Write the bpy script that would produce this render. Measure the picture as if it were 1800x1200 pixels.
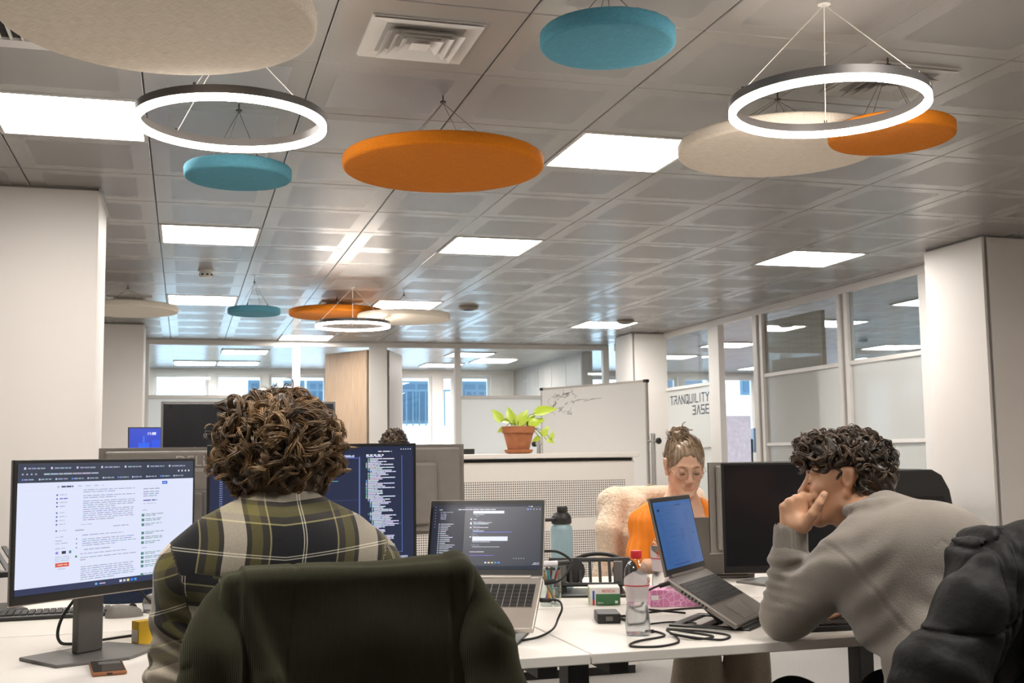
import bpy, bmesh, math, random
import numpy as np
from mathutils import Matrix, Vector, Euler

for _o in list(bpy.data.objects):
    bpy.data.objects.remove(_o, do_unlink=True)
SC = bpy.context.scene
COL = SC.collection
PI = math.pi

# ------------------------------------------------------------------ camera
CAM_Z = 1.2127
YAW, PITCH, ROLL, FPX = 0.28156, 0.10019, -0.01346, 1992.9
_fw = np.array([math.sin(YAW) * math.cos(PITCH), math.cos(YAW) * math.cos(PITCH), math.sin(PITCH)])
_rt = np.array([math.cos(YAW), -math.sin(YAW), 0.0])
_up = np.cross(_rt, _fw)
CR = math.cos(ROLL) * _rt + math.sin(ROLL) * _up
CU = -math.sin(ROLL) * _rt + math.cos(ROLL) * _up
cam_data = bpy.data.cameras.new('camera')
cam_data.sensor_width = 36.0
cam_data.lens = FPX / 1800.0 * 36.0
cam_data.clip_start = 0.05
cam_data.clip_end = 200
cam = bpy.data.objects.new('camera', cam_data)
COL.objects.link(cam)
_m = Matrix.Identity(4)
for _i in range(3):
    _m[_i][0], _m[_i][1], _m[_i][2] = CR[_i], CU[_i], -_fw[_i]
_m[2][3] = CAM_Z
cam.matrix_world = _m
SC.camera = cam
cam_data.dof.use_dof = True
cam_data.dof.focus_distance = 2.85
cam_data.dof.aperture_fstop = 14.0

# ------------------------------------------------------------------ daylight and exposure
world = bpy.data.worlds.new('overcast_sky')
SC.world = world
world.use_nodes = True
_bg = world.node_tree.nodes['Background']
_bg.inputs[0].default_value = (0.64, 0.81, 1.0, 1)
_bg.inputs[1].default_value = 5.2
SC.view_settings.view_transform = 'Standard'
SC.view_settings.look = 'None'
SC.view_settings.gamma = 1.0
SC.view_settings.use_curve_mapping = False
SC.view_settings.exposure = 0.0
SC.cycles.max_bounces = 7
SC.cycles.diffuse_bounces = 4
SC.cycles.glossy_bounces = 3
SC.cycles.transmission_bounces = 6
SC.cycles.transparent_max_bounces = 12
SC.cycles.sample_clamp_indirect = 6.0
SC.cycles.use_adaptive_sampling = True
SC.cycles.adaptive_threshold = 0.03
SC.cycles.caustics_reflective = False
SC.cycles.caustics_refractive = False
PANEL_POWER = 36.0
RING_POWER = 44.0

# ------------------------------------------------------------------ materials
MATS = {}

def lin(c):
    return tuple(((v / 255.0) / 12.92 if v / 255.0 <= 0.04045 else ((v / 255.0 + 0.055) / 1.055) ** 2.4) for v in c)

def new_mat(name):
    m = bpy.data.materials.new(name)
    m.use_nodes = True
    nt = m.node_tree
    b = nt.nodes['Principled BSDF']
    MATS[name] = m
    return m, nt, b

def mat(name, col, rough=0.5, metal=0.0, spec=0.5, noise=None, bump=None, emit=None, emit_col=None, sheen=0.0,
        coat=0.0, trans=0.0, ior=1.45, sub=0.0, stretch=(1, 1, 1)):
    """plain procedural material: colour with noise mottling and a fine bump"""
    m, nt, b = new_mat(name)
    col = tuple(col) + (1,)
    b.inputs['Base Color'].default_value = col
    b.inputs['Roughness'].default_value = rough
    b.inputs['Metallic'].default_value = metal
    b.inputs['Specular IOR Level'].default_value = spec
    b.inputs['Sheen Weight'].default_value = sheen
    b.inputs['Coat Weight'].default_value = coat
    b.inputs['Transmission Weight'].default_value = trans
    b.inputs['IOR'].default_value = ior
    if sub:
        b.inputs['Subsurface Weight'].default_value = sub
        b.inputs['Subsurface Radius'].default_value = (0.012, 0.005, 0.003)
    if noise or bump:
        tc = nt.nodes.new('ShaderNodeTexCoord')
        mp = nt.nodes.new('ShaderNodeMapping')
        mp.inputs['Scale'].default_value = stretch
        nt.links.new(tc.outputs['Object'], mp.inputs['Vector'])
    if noise:
        sc, amt = noise
        n = nt.nodes.new('ShaderNodeTexNoise')
        n.inputs['Scale'].default_value = sc
        n.inputs['Detail'].default_value = 5
        nt.links.new(mp.outputs[0], n.inputs['Vector'])
        mr = nt.nodes.new('ShaderNodeMapRange')
        mr.inputs['From Min'].default_value = 0.3
        mr.inputs['From Max'].default_value = 0.7
        mr.inputs['To Min'].default_value = 1 - amt
        mr.inputs['To Max'].default_value = 1 + amt
        nt.links.new(n.outputs['Fac'], mr.inputs['Value'])
        mx = nt.nodes.new('ShaderNodeMix')
        mx.data_type = 'RGBA'
        mx.blend_type = 'MULTIPLY'
        mx.inputs[0].default_value = 1.0
        mx.inputs[6].default_value = col
        nt.links.new(mr.outputs[0], mx.inputs[7])
        nt.links.new(mx.outputs[2], b.inputs['Base Color'])
    if bump:
        sc, st = bump
        n2 = nt.nodes.new('ShaderNodeTexNoise')
        n2.inputs['Scale'].default_value = sc
        n2.inputs['Detail'].default_value = 3
        nt.links.new(mp.outputs[0], n2.inputs['Vector'])
        bp = nt.nodes.new('ShaderNodeBump')
        bp.inputs['Strength'].default_value = st
        bp.inputs['Distance'].default_value = 0.004
        nt.links.new(n2.outputs['Fac'], bp.inputs['Height'])
        nt.links.new(bp.outputs[0], b.inputs['Normal'])
    if emit:
        b.inputs['Emission Color'].default_value = tuple(emit_col or col[:3]) + (1,)
        b.inputs['Emission Strength'].default_value = emit
    return m

def nodes_of(m):
    return m.node_tree, m.node_tree.nodes, m.node_tree.links, m.node_tree.nodes['Principled BSDF']

# setting
mat('wall_paint', (0.80, 0.755, 0.715), 0.55, noise=(2.0, 0.02))
mat('frame_white', (0.74, 0.71, 0.68), 0.4, noise=(3.0, 0.015))
mat('reveal_grey', (0.33, 0.31, 0.29), 0.5, noise=(6, .03))
mat('carpet', (0.40, 0.385, 0.365), 0.95, spec=0.1, noise=(160, 0.22), bump=(400, 0.6))
mat('dark_void', (0.025, 0.024, 0.022), 0.9, noise=(5, .1))
TILE_COL = (0.315, 0.298, 0.278)
mat('tile_metal', TILE_COL, 0.24, spec=0.7, noise=(1.2, 0.025), stretch=(1, 1, 1))
mat('tile_perforated', (0.262, 0.248, 0.232), 0.30, spec=0.58, noise=(1.2, 0.02), bump=(900, 0.12))
mat('vent_paint', (0.62, 0.60, 0.57), 0.4, noise=(8, .02))
mat('wood_door', (0.50, 0.36, 0.25), 0.45, noise=(3.5, 0.14), stretch=(14, 14, 1))
mat('wood_dark', (0.36, 0.29, 0.235), 0.45, noise=(3.5, 0.12), stretch=(14, 14, 1))
mat('wood_grey', (0.45, 0.41, 0.38), 0.5, noise=(3.0, 0.08), stretch=(14, 14, 1))
mat('steel', (0.55, 0.53, 0.50), 0.32, metal=1.0, noise=(20, .04))
mat('cable_white', (0.75, 0.72, 0.68), 0.4, noise=(30, .02))
mat('cable_dark', (0.10, 0.09, 0.085), 0.5, noise=(30, .05))
# seams on the ceilings of the rooms further off
m, nt, b = new_mat('tile_far')
b.inputs['Roughness'].default_value = 0.26
b.inputs['Specular IOR Level'].default_value = 0.65
tc = nt.nodes.new('ShaderNodeTexCoord')
mp = nt.nodes.new('ShaderNodeMapping')
mp.inputs['Location'].default_value = (0.1665 / 0.6, -3.8994 / 0.6, 0)
mp.inputs['Scale'].default_value = (1 / 0.6, 1 / 0.6, 1)
nt.links.new(tc.outputs['Object'], mp.inputs['Vector'])
bk = nt.nodes.new('ShaderNodeTexBrick')
bk.offset = 0
bk.inputs['Scale'].default_value = 1
bk.inputs['Brick Width'].default_value = 1
bk.inputs['Row Height'].default_value = 1
bk.inputs['Mortar Size'].default_value = 0.006
bk.inputs['Color1'].default_value = TILE_COL + (1,)
bk.inputs['Color2'].default_value = tuple(v * .97 for v in TILE_COL) + (1,)
bk.inputs['Mortar'].default_value = (0.12, 0.11, 0.10, 1)
nt.links.new(mp.outputs[0], bk.inputs['Vector'])
nt.links.new(bk.outputs['Color'], b.inputs['Base Color'])

def glass_mat(name, tint=(0.93, 0.97, 0.98), refl=1.0):
    m, nt, b = new_mat(name)
    nt.nodes.remove(b)
    out = nt.nodes['Material Output']
    tr = nt.nodes.new('ShaderNodeBsdfTransparent')
    tr.inputs[0].default_value = tint + (1,)
    gl = nt.nodes.new('ShaderNodeBsdfGlossy')
    gl.inputs['Roughness'].default_value = 0.02
    gl.inputs[0].default_value = (refl, refl, refl, 1)
    lw = nt.nodes.new('ShaderNodeLayerWeight')
    pw = nt.nodes.new('ShaderNodeMath')
    pw.operation = 'POWER'
    pw.inputs[1].default_value = 4.0
    nt.links.new(lw.outputs['Facing'], pw.inputs[0])
    fr = nt.nodes.new('ShaderNodeMapRange')
    fr.inputs['To Min'].default_value = 0.035
    fr.inputs['To Max'].default_value = 0.9
    nt.links.new(pw.outputs[0], fr.inputs['Value'])
    tcg = nt.nodes.new('ShaderNodeTexCoord')
    nz = nt.nodes.new('ShaderNodeTexNoise')
    nz.inputs['Scale'].default_value = 0.8
    bpn = nt.nodes.new('ShaderNodeBump')
    bpn.inputs['Strength'].default_value = 0.02
    nt.links.new(tcg.outputs['Object'], nz.inputs['Vector'])
    nt.links.new(nz.outputs['Fac'], bpn.inputs['Height'])
    nt.links.new(bpn.outputs[0], gl.inputs['Normal'])
    mx = nt.nodes.new('ShaderNodeMixShader')
    nt.links.new(fr.outputs[0], mx.inputs[0])
    nt.links.new(tr.outputs[0], mx.inputs[1])
    nt.links.new(gl.outputs[0], mx.inputs[2])
    nt.links.new(mx.outputs[0], out.inputs['Surface'])
    return m
glass_mat('glass')
# frosted film on glass
m, nt, b = new_mat('frosted_film')
nt.nodes.remove(b)
out = nt.nodes['Material Output']
tl = nt.nodes.new('ShaderNodeBsdfTranslucent')
tl.inputs[0].default_value = (0.95, 0.96, 0.95, 1)
df = nt.nodes.new('ShaderNodeBsdfDiffuse')
df.inputs[0].default_value = (0.82, 0.83, 0.815, 1)
gl = nt.nodes.new('ShaderNodeBsdfGlossy')
gl.inputs['Roughness'].default_value = 0.08
nz = nt.nodes.new('ShaderNodeTexNoise')
nz.inputs['Scale'].default_value = 300
bpn = nt.nodes.new('ShaderNodeBump')
bpn.inputs['Strength'].default_value = 0.03
nt.links.new(nz.outputs['Fac'], bpn.inputs['Height'])
nt.links.new(bpn.outputs[0], df.inputs['Normal'])
lw = nt.nodes.new('ShaderNodeLayerWeight')
pw = nt.nodes.new('ShaderNodeMath')
pw.operation = 'POWER'
pw.inputs[1].default_value = 4.0
nt.links.new(lw.outputs['Facing'], pw.inputs[0])
fr = nt.nodes.new('ShaderNodeMapRange')
fr.inputs['To Min'].default_value = 0.02
fr.inputs['To Max'].default_value = 0.6
nt.links.new(pw.outputs[0], fr.inputs['Value'])
m1 = nt.nodes.new('ShaderNodeMixShader')
m1.inputs[0].default_value = 0.42
nt.links.new(tl.outputs[0], m1.inputs[1])
nt.links.new(df.outputs[0], m1.inputs[2])
m2 = nt.nodes.new('ShaderNodeMixShader')
nt.links.new(fr.outputs[0], m2.inputs[0])
nt.links.new(m1.outputs[0], m2.inputs[1])
nt.links.new(gl.outputs[0], m2.inputs[2])
nt.links.new(m2.outputs[0], out.inputs['Surface'])

def emissive(name, col, strength):
    m, nt, b = new_mat(name)
    b.inputs['Base Color'].default_value = (0.8, 0.8, 0.8, 1)
    b.inputs['Emission Strength'].default_value = strength
    nz = nt.nodes.new('ShaderNodeTexNoise')
    nz.inputs['Scale'].default_value = 4
    mr = nt.nodes.new('ShaderNodeMapRange')
    mr.inputs['To Min'].default_value = 0.98
    mr.inputs['To Max'].default_value = 1.0
    nt.links.new(nz.outputs['Fac'], mr.inputs['Value'])
    mx = nt.nodes.new('ShaderNodeMix')
    mx.data_type = 'RGBA'
    mx.blend_type = 'MULTIPLY'
    mx.inputs[0].default_value = 1
    mx.inputs[6].default_value = tuple(col) + (1,)
    nt.links.new(mr.outputs[0], mx.inputs[7])
    nt.links.new(mx.outputs[2], b.inputs['Emission Color'])
    return m
emissive('panel_diffuser', (1.0, 0.95, 0.89), PANEL_POWER)
emissive('ring_diffuser', (1.0, 0.90, 0.80), RING_POWER)

# ------------------------------------------------------------------ mesh helpers
class MB:
    """collects boxes, tubes and lathes; build() links them as ONE mesh object"""
    def __init__(self):
        self.v, self.f, self.mi = [], [], []
        self.cur = 0
    def add(self, vs, fs):
        o = len(self.v)
        self.v += [tuple(map(float, p)) for p in vs]
        self.f += [tuple(i + o for i in q) for q in fs]
        self.mi += [self.cur] * len(fs)
        return self
    def mat(self, i):
        self.cur = i
        return self
    def bb(self, x0, x1, y0, y1, z0, z1):
        vs = [(x, y, z) for z in (z0, z1) for (x, y) in ((x0, y0), (x1, y0), (x1, y1), (x0, y1))]
        return self.add(vs, [(3, 2, 1, 0), (4, 5, 6, 7), (0, 1, 5, 4), (1, 2, 6, 5), (2, 3, 7, 6), (3, 0, 4, 7)])
    def box(self, c, s, M=None):
        vs = []
        for z in (-.5, .5):
            for (x, y) in ((-.5, -.5), (.5, -.5), (.5, .5), (-.5, .5)):
                p = Vector((x * s[0], y * s[1], z * s[2]))
                if M is not None:
                    p = M @ p
                vs.append((p.x + c[0], p.y + c[1], p.z + c[2]))
        return self.add(vs, [(3, 2, 1, 0), (4, 5, 6, 7), (0, 1, 5, 4), (1, 2, 6, 5), (2, 3, 7, 6), (3, 0, 4, 7)])
    def tube(self, path, r, n=8, caps=True):
        P = np.array(path, float)
        S = len(P)
        R = np.full(S, r) if np.isscalar(r) else np.array(r, float)
        T = np.gradient(P, axis=0)
        T /= np.linalg.norm(T, axis=1)[:, None] + 1e-12
        a = np.array([0, 0, 1.0]) if abs(T[0][2]) < .9 else np.array([1.0, 0, 0])
        nrm = np.cross(T[0], a)
        nrm /= np.linalg.norm(nrm)
        vs = []
        for i in range(S):
            nrm = nrm - T[i] * (nrm @ T[i])
            nrm /= np.linalg.norm(nrm) + 1e-12
            bn = np.cross(T[i], nrm)
            for k in range(n):
                t = 2 * PI * k / n
                vs.append(P[i] + R[i] * (math.cos(t) * nrm + math.sin(t) * bn))
        fs = []
        for i in range(S - 1):
            for k in range(n):
                fs.append((i * n + k, i * n + (k + 1) % n, (i + 1) * n + (k + 1) % n, (i + 1) * n + k))
        if caps:
            fs.append(tuple(range(n - 1, -1, -1)))
            fs.append(tuple((S - 1) * n + k for k in range(n)))
        return self.add(vs, fs)
    def lathe(self, prof, n=32, c=(0, 0, 0), cap=True):
        vs, fs = [], []
        for (r, z) in prof:
            for k in range(n):
                t = 2 * PI * k / n
                vs.append((c[0] + r * math.cos(t), c[1] + r * math.sin(t), c[2] + z))
        for i in range(len(prof) - 1):
            for k in range(n):
                fs.append((i * n + k, i * n + (k + 1) % n, (i + 1) * n + (k + 1) % n, (i + 1) * n + k))
        if cap:
            fs.append(tuple(range(n - 1, -1, -1)))
            fs.append(tuple((len(prof) - 1) * n + k for k in range(n)))
        return self.add(vs, fs)
    def prism(self, poly, z0, z1, M=None):
        n = len(poly)
        vs = [Vector((p[0], p[1], z0)) for p in poly] + [Vector((p[0], p[1], z1)) for p in poly]
        if M is not None:
            vs = [M @ p for p in vs]
        fs = [tuple(range(n - 1, -1, -1)), tuple(range(n, 2 * n))]
        fs += [(i, (i + 1) % n, n + (i + 1) % n, n + i) for i in range(n)]
        return self.add([tuple(p) for p in vs], fs)
    def mesh(self, name, mats, smooth=None):
        me = bpy.data.meshes.new(name)
        me.from_pydata(self.v, [], self.f)
        mats = [mats] if isinstance(mats, str) else mats
        for x in mats:
            me.materials.append(MATS[x])
        me.polygons.foreach_set('material_index', self.mi)
        if smooth:
            me.polygons.foreach_set('use_smooth', [True] * len(me.polygons))
            me.set_sharp_from_angle(angle=math.radians(smooth))
        me.update()
        return me
    def build(self, name, mats, parent=None, loc=(0, 0, 0), rot=(0, 0, 0), smooth=None, bevel=0, seg=2):
        return link(name, self.mesh(name, mats, smooth), parent, loc, rot, bevel, seg)

def link(name, me, parent=None, loc=(0, 0, 0), rot=(0, 0, 0), bevel=0, seg=2):
    o = bpy.data.objects.new(name, me)
    COL.objects.link(o)
    o.location = loc
    o.rotation_euler = rot
    if parent is not None:
        o.parent = parent
    if bevel:
        bv = o.modifiers.new('bevel', 'BEVEL')
        bv.width = bevel
        bv.segments = seg
        bv.limit_method = 'ANGLE'
        bv.angle_limit = math.radians(40)
    return o

def tag(o, label=None, cat=None, group=None, kind=None):
    if label: o['label'] = label
    if cat: o['category'] = cat
    if group: o['group'] = group
    if kind: o['kind'] = kind
    return o

def thing(name, label, cat, loc=(0, 0, 0), rz=0, group=None, rot=None):
    o = bpy.data.objects.new(name, None)
    o.empty_display_size = 0.1
    COL.objects.link(o)
    o.location = loc
    o.rotation_euler = rot if rot else (0, 0, rz)
    return tag(o, label, cat, group)

def struct(o):
    o['kind'] = 'structure'
    return o

def text_mesh(body, size, depth=0.0, align='CENTER'):
    cu = bpy.data.curves.new('lettering', 'FONT')
    cu.body = body
    cu.size = size
    cu.extrude = depth
    cu.align_x = align
    cu.align_y = 'CENTER'
    ob = bpy.data.objects.new('lettering', cu)
    COL.objects.link(ob)
    dg = bpy.context.evaluated_depsgraph_get()
    me = bpy.data.meshes.new_from_object(ob.evaluated_get(dg))
    bpy.data.objects.remove(ob, do_unlink=True)
    return me

def bez(pts, n=12):
    """smooth polyline through points (Catmull-Rom)"""
    P = [np.array(p, float) for p in pts]
    P = [2 * P[0] - P[1]] + P + [2 * P[-1] - P[-2]]
    out = []
    for i in range(1, len(P) - 2):
        for t in np.linspace(0, 1, n, endpoint=False):
            a, b, c, d = P[i - 1], P[i], P[i + 1], P[i + 2]
            out.append(0.5 * ((2 * b) + (c - a) * t + (2 * a - 5 * b + 4 * c - d) * t * t + (-a + 3 * b - 3 * c + d) * t ** 3))
    out.append(P[-2])
    return out
# ================================================================== THE SETTING
GX, GY, T, ZC = -0.1665, 3.8994, 0.6, 2.6
XR, YF, YB = 5.35, 13.64, 17.9       # right glass wall, far glass wall, window front

fl = MB().bb(-4, 12, -4, YB, -0.12, 0).build('floor', 'carpet')
struct(fl)
tag(fl, 'short grey beige office carpet under the desks')

# ---- ceiling: slab, metal tiles laid one by one, plain fields further off
ceil = struct(MB().bb(-4, 12, -4, YB + .1, ZC + 0.02, ZC + 0.14).build('ceiling', 'dark_void'))
tag(ceil, 'suspended ceiling of square satin grey metal tiles')

def tile_mesh(w, d, perforated=True):
    b = MB()
    g, ch = 0.002, 0.003
    x0, x1, y0, y1 = g, w - g, g, d - g
    def ring(ax0, ax1, ay0, ay1, z):
        return [(ax0, ay0, z), (ax1, ay0, z), (ax1, ay1, z), (ax0, ay1, z)]
    vs = ring(x0, x1, y0, y1, 0.018) + ring(x0, x1, y0, y1, ch) + ring(x0 + ch, x1 - ch, y0 + ch, y1 - ch, 0)
    fs = []
    for a in (0, 4):
        for k in range(4):
            fs.append((a + k, a + 4 + k, a + 4 + (k + 1) % 4, a + (k + 1) % 4))
    if perforated:
        i0, i1, j0, j1 = w * .14, w * .86, d * .14, d * .86
        vs += ring(i0, i1, j0, j1, 0)
        for k in range(4):
            fs.append((8 + k, 12 + k, 12 + (k + 1) % 4, 8 + (k + 1) % 4))
        b.add(vs, fs)
        b.mat(1).add(ring(i0, i1, j0, j1, 0), [(3, 2, 1, 0)])
    else:
        fs.append((11, 10, 9, 8))
        b.add(vs, fs)
    return b.mesh('ceiling_tile', ['tile_metal', 'tile_perforated'])
TM = tile_mesh(T, T)
TM_plain = tile_mesh(T, T, False)
TM_x = tile_mesh(XR - (GX + 9 * T), T, False)
TM_y = tile_mesh(T, YF - (GY + 16 * T), False)
TM_xy = tile_mesh(XR - (GX + 9 * T), YF - (GY + 16 * T), False)
LIGHT_TILES = {(-1, 1), (3, 1), (0, 5), (3, 5), (7, 5), (0, 10), (3, 10), (7, 12), (2, 15)}
VENT_TILES = {(1, -1), (4, -1), (2, 10), (-1, 10)}
for i in range(-2, 10):
    for j in range(-3, 17):
        if (i, j) in LIGHT_TILES :
            continue
        me = TM
        if i == 9: me = TM_xy if j == 16 else TM_x
        elif j == 16: me = TM_y
        elif (i, j) in VENT_TILES or (i, j) == (-2, -1) or (i, j) == (-1, -1): me = TM_plain
        link('ceiling_tile', me, ceil, (GX + i * T, GY + j * T, ZC))
XL_T, YN_T = GX - 2 * T, GY - 3 * T
for nm, b in (('ceiling_field', MB().bb(-4, XL_T, -4, YF, ZC, ZC + .02)), ('ceiling_field', MB().bb(XL_T, XR, -4, YN_T, ZC, ZC + .02)),
              ('ceiling_field', MB().bb(-4, XR, YF, YB, ZC, ZC + .02)), ('ceiling_field', MB().bb(XR, 12, 4, YB, ZC, ZC + .02))):
    b.build(nm, 'tile_far', ceil)

# ---- walls
def wall(name, x0, x1, y0, y1, z0=0, z1=ZC + .02, m='wall_paint', label=None):
    o = struct(MB().bb(x0, x1, y0, y1, z0, z1).build(name, m))
    if label: tag(o, label)
    return o
wall('wall_left', -4.1, -4, -4, YB)
wall('wall_back', -4, 12, -4.1, -4)
wall('wall_right', XR, XR + .12, -4, 6.74, label='plain beige wall at the right edge beside the column')
wall('wall_side_room', XR + .12, 12, 4.9, 5)
wall('wall_outer', 12, 12.1, -4, YB)
# wall between the two rooms behind: wood panels, one glazed bay
wr = wall('wall_divider', 5.2, XR, 14.55, YB, m='wood_grey', label='grey wood panelled wall in the room behind the glass')
for k in range(5):
    MB().bb(5.193, 5.1995, 14.57 + k * .66, 14.57 + k * .66 + .645, .05, 2.52).build('panel', 'wood_grey', wr)

def column(name, x0, x1, y0, y1, label, reveal=True):
    o = struct(MB().bb(x0 + .012, x1 - .012, y0 + .012, y1 - .012, 0, ZC + .015).build(name, 'reveal_grey'))
    tag(o, label)
    g = .045 if reveal else .004
    MB().bb(x0 + g, x1 - .003, y0, y0 + .012, 0.06, ZC - .012).build('cladding_panel', 'wall_paint', o, bevel=.002)
    MB().bb(x0, x0 + .012, y0 + .003, y1 - .003, 0.06, ZC - .012).build('cladding_panel', 'wall_paint', o, bevel=.002)
    MB().bb(x1 - .012, x1, y0 + .003, y1 - .003, 0.06, ZC - .012).build('cladding_panel', 'wall_paint', o, bevel=.002)
    MB().bb(x0 + .003, x1 - .003, y1 - .012, y1, 0.06, ZC - .012).build('cladding_panel', 'wall_paint', o, bevel=.002)
    if reveal:
        MB().bb(x0 - .001, x0 + .018, y0 - .001, y0 + .02, .06, ZC - .012).build('corner_strip', 'wall_paint', o)
    MB().bb(x0 - .006, x1 + .006, y0 - .006, y1 + .006, 0, .06).build('plinth', 'reveal_grey', o)
    return o
column('column_left', -1.10, -.437, 6.05, 6.63, 'broad beige clad column at the left edge', reveal=False)
column('column_left_far', -1.10, -.408, 12.03, 12.6, 'narrow looking beige column further back on the left', reveal=False)
column('column_right', 4.962, 5.35, 6.14, 6.74, 'beige clad column with dark corner groove at the right')
column('column_right_far', 4.905, 5.35, 12.05, 12.55, 'white clad column behind the whiteboard')
MB().bb(-.437, -.425, 6.03, 6.66, ZC - .022, ZC).build('trim_left', 'steel')['kind'] = 'structure'

# ---- far glazed partition with two doors
fw = thing('window_1', 'white framed glass partition across the back of the office', None, (0, YF, 0))
struct(fw)
def member(x0, x1, z0, z1, parent=fw, t=.07, m='frame_white', name='mullion'):
    return MB().bb(x0, x1, -t / 2, t / 2, z0, z1).build(name, m, parent, bevel=.003)
member(-.45, 5.23, 2.54, 2.6, name='header')
for x0, x1 in ((-.52, -.40), (1.223, 1.31), (2.14, 2.355), (3.20, 3.273), (5.15, 5.23)):
    member(x0, x1, 0, 2.54)
for x0, x1 in ((-.40, 1.223), (3.273, 5.15)):
    member(x0, x1, 1.918, 1.958, name='rail', t=.05)
    member(x0, x1, 0, .1, name='rail', t=.05)
    MB().bb(x0, x1, -.004, .004, 1.958, 2.54).build('pane', 'glass', fw)
    MB().bb(x0, x1, -.004, .004, .1, 1.918).build('pane', 'frosted_film', fw)
# door leaves standing open into the far room
def door_leaf(name, hinge, ang, length, label, m, h=2.515):
    d = thing(name, label, None, (hinge[0], hinge[1], 0), ang)
    struct(d)
    MB().bb(0, length, -.02, .02, .01, h).build('leaf', m, d, bevel=.002)
    MB().bb(.0, .006, -.024, .024, .01, h).build('edge_band', 'wood_dark', d)
    for z in (.25, 1.25, 2.25):
        MB().tube([(-.008, -.02, z - .05), (-.008, -.02, z + .05)], .009, 8).build('hinge', 'steel', d)
    for s in (-1, 1):
        MB().tube([(length - .07, s * .02, 1.02), (length - .07, s * .06, 1.02), (length - .19, s * .062, 1.02)], .008, 8).build('handle', 'steel', d)
    return d
door_leaf('door_1', (2.13, 13.66), math.atan2(14.312 - 13.66, 1.727 - 2.13), .80, 'open light wood door leaf behind the glass partition', 'wood_door')
door_leaf('door_2', (2.365, 13.66), math.atan2(14.435 - 13.66, 2.671 - 2.365), .83, 'open door leaf seen edge on right of the white post', 'wood_grey')

# ---- right hand glazed partition
rw = thing('window_2', 'white framed glass partition along the right side', None, (XR, 0, 0))
struct(rw)
def memr(y0, y1, z0, z1, t=.07, m='frame_white', name='mullion'):
    return MB().bb(-t / 2, t / 2, y0, y1, z0, z1).build(name, m, rw, bevel=.003)
memr(6.74, YF, 2.535, 2.6, name='header')
for y0, y1 in ((6.74, 7.31), (8.28, 8.33), (8.39, 8.44), (9.74, 9.79), (9.85, 9.93), (10.67, 10.91), (12.185, 12.35), (13.5, 13.6)):
    memr(y0, y1, 0, 2.535)
memr(8.33, 8.39, 0, 2.535, t=.04, m='reveal_grey')
memr(9.79, 9.85, 0, 2.535, t=.04, m='reveal_grey')
for y0, y1 in ((7.31, 8.28), (8.44, 9.74), (10.91, 12.185), (12.55, 13.5)):
    memr(y0, y1, 1.925, 1.96, name='rail', t=.05)
    memr(y0, y1, 1.27, 1.30, name='rail', t=.05)
    memr(y0, y1, 0, .1, name='rail', t=.05)
    MB().bb(-.004, .004, y0, y1, 1.96, 2.535).build('pane', 'glass', rw)
    MB().bb(-.004, .004, y0, y1, 1.30, 1.925).build('pane', 'frosted_film', rw)
    MB().bb(-.004, .004, y0, y1, .1, 1.27).build('pane', 'frosted_film', rw)
dl = door_leaf('door_3', (XR + .02, 9.77), math.atan2(-.96, .055), .95, 'open brown wood door leaf behind the right hand glass', 'wood_dark', h=2.46)

# lettering on the frosted pane
STROKES = {
    'T': [[(0, 1), (1, 1)], [(.5, 1), (.5, 0)]], 'R': [[(0, 1), (.9, 1), (.9, .52), (.25, .52)], [(.45, .5), (.95, 0)], [(0, .35), (0, 0)]],
    'A': [[(0, 0), (.5, 1), (1, 0)]], 'N': [[(0, 0), (0, 1), (.9, 0), (.9, 1)]], 'Q': [[(.1, 0), (0, .1), (0, 1), (.9, 1), (.9, 0), (.1, 0)], [(.55, .25), (1, -.12)]],
    'U': [[(0, 1), (0, 0), (.9, 0), (.9, 1)]], 'I': [[(.12, 1), (.12, 0)]], 'L': [[(0, 1), (0, 0), (.8, 0)]], 'Y': [[(0, 1), (.5, .5), (1, 1)], [(.5, .5), (.5, 0)]],
    'B': [[(0, 1), (.9, 1), (.9, 0), (0, 0)], [(.2, .5), (.9, .5)]], 'S': [[(.9, 1), (0, 1), (0, .5), (.9, .5), (.9, 0), (0, 0)]], 'E': [[(.9, 1), (0, 1), (0, 0), (.9, 0)], [(0, .5), (.8, .5)]]}
mat('sign_ink', (0.035, 0.06, 0.09), 0.5, noise=(20, .05))
def lettering(word, y_right, z0, h, width, name):
    b = MB()
    n = len(word)
    adv = [0.5 if c == 'I' else 1.0 for c in word]
    unit = width / (sum(adv) + .0)
    y = y_right + width
    for c, a in zip(word, adv):
        for st in STROKES[c]:
            for (p, q) in zip(st[:-1], st[1:]):
                w = unit * .72
                A = Vector((0, y - p[0] * w, z0 + p[1] * h)); B = Vector((0, y - q[0] * w, z0 + q[1] * h))
                d = (B - A); L = d.length + .012
                M = Matrix.Rotation(math.atan2(d.z, d.y), 3, 'X')
                b.box(((A + B) / 2), (.002, L, .013), M)
        y -= unit * a
    o = b.build(name, 'sign_ink', rw, (-.006, 0, 0))
    o['label'] = 'dark blue lettering reading ' + word
    o['kind'] = 'stuff'
lettering('TRANQUILITY', 10.955, 1.765, .09, 1.02, 'sign_word')
lettering('BASE', 10.955, 1.635, .09, .44, 'sign_word')

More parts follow.
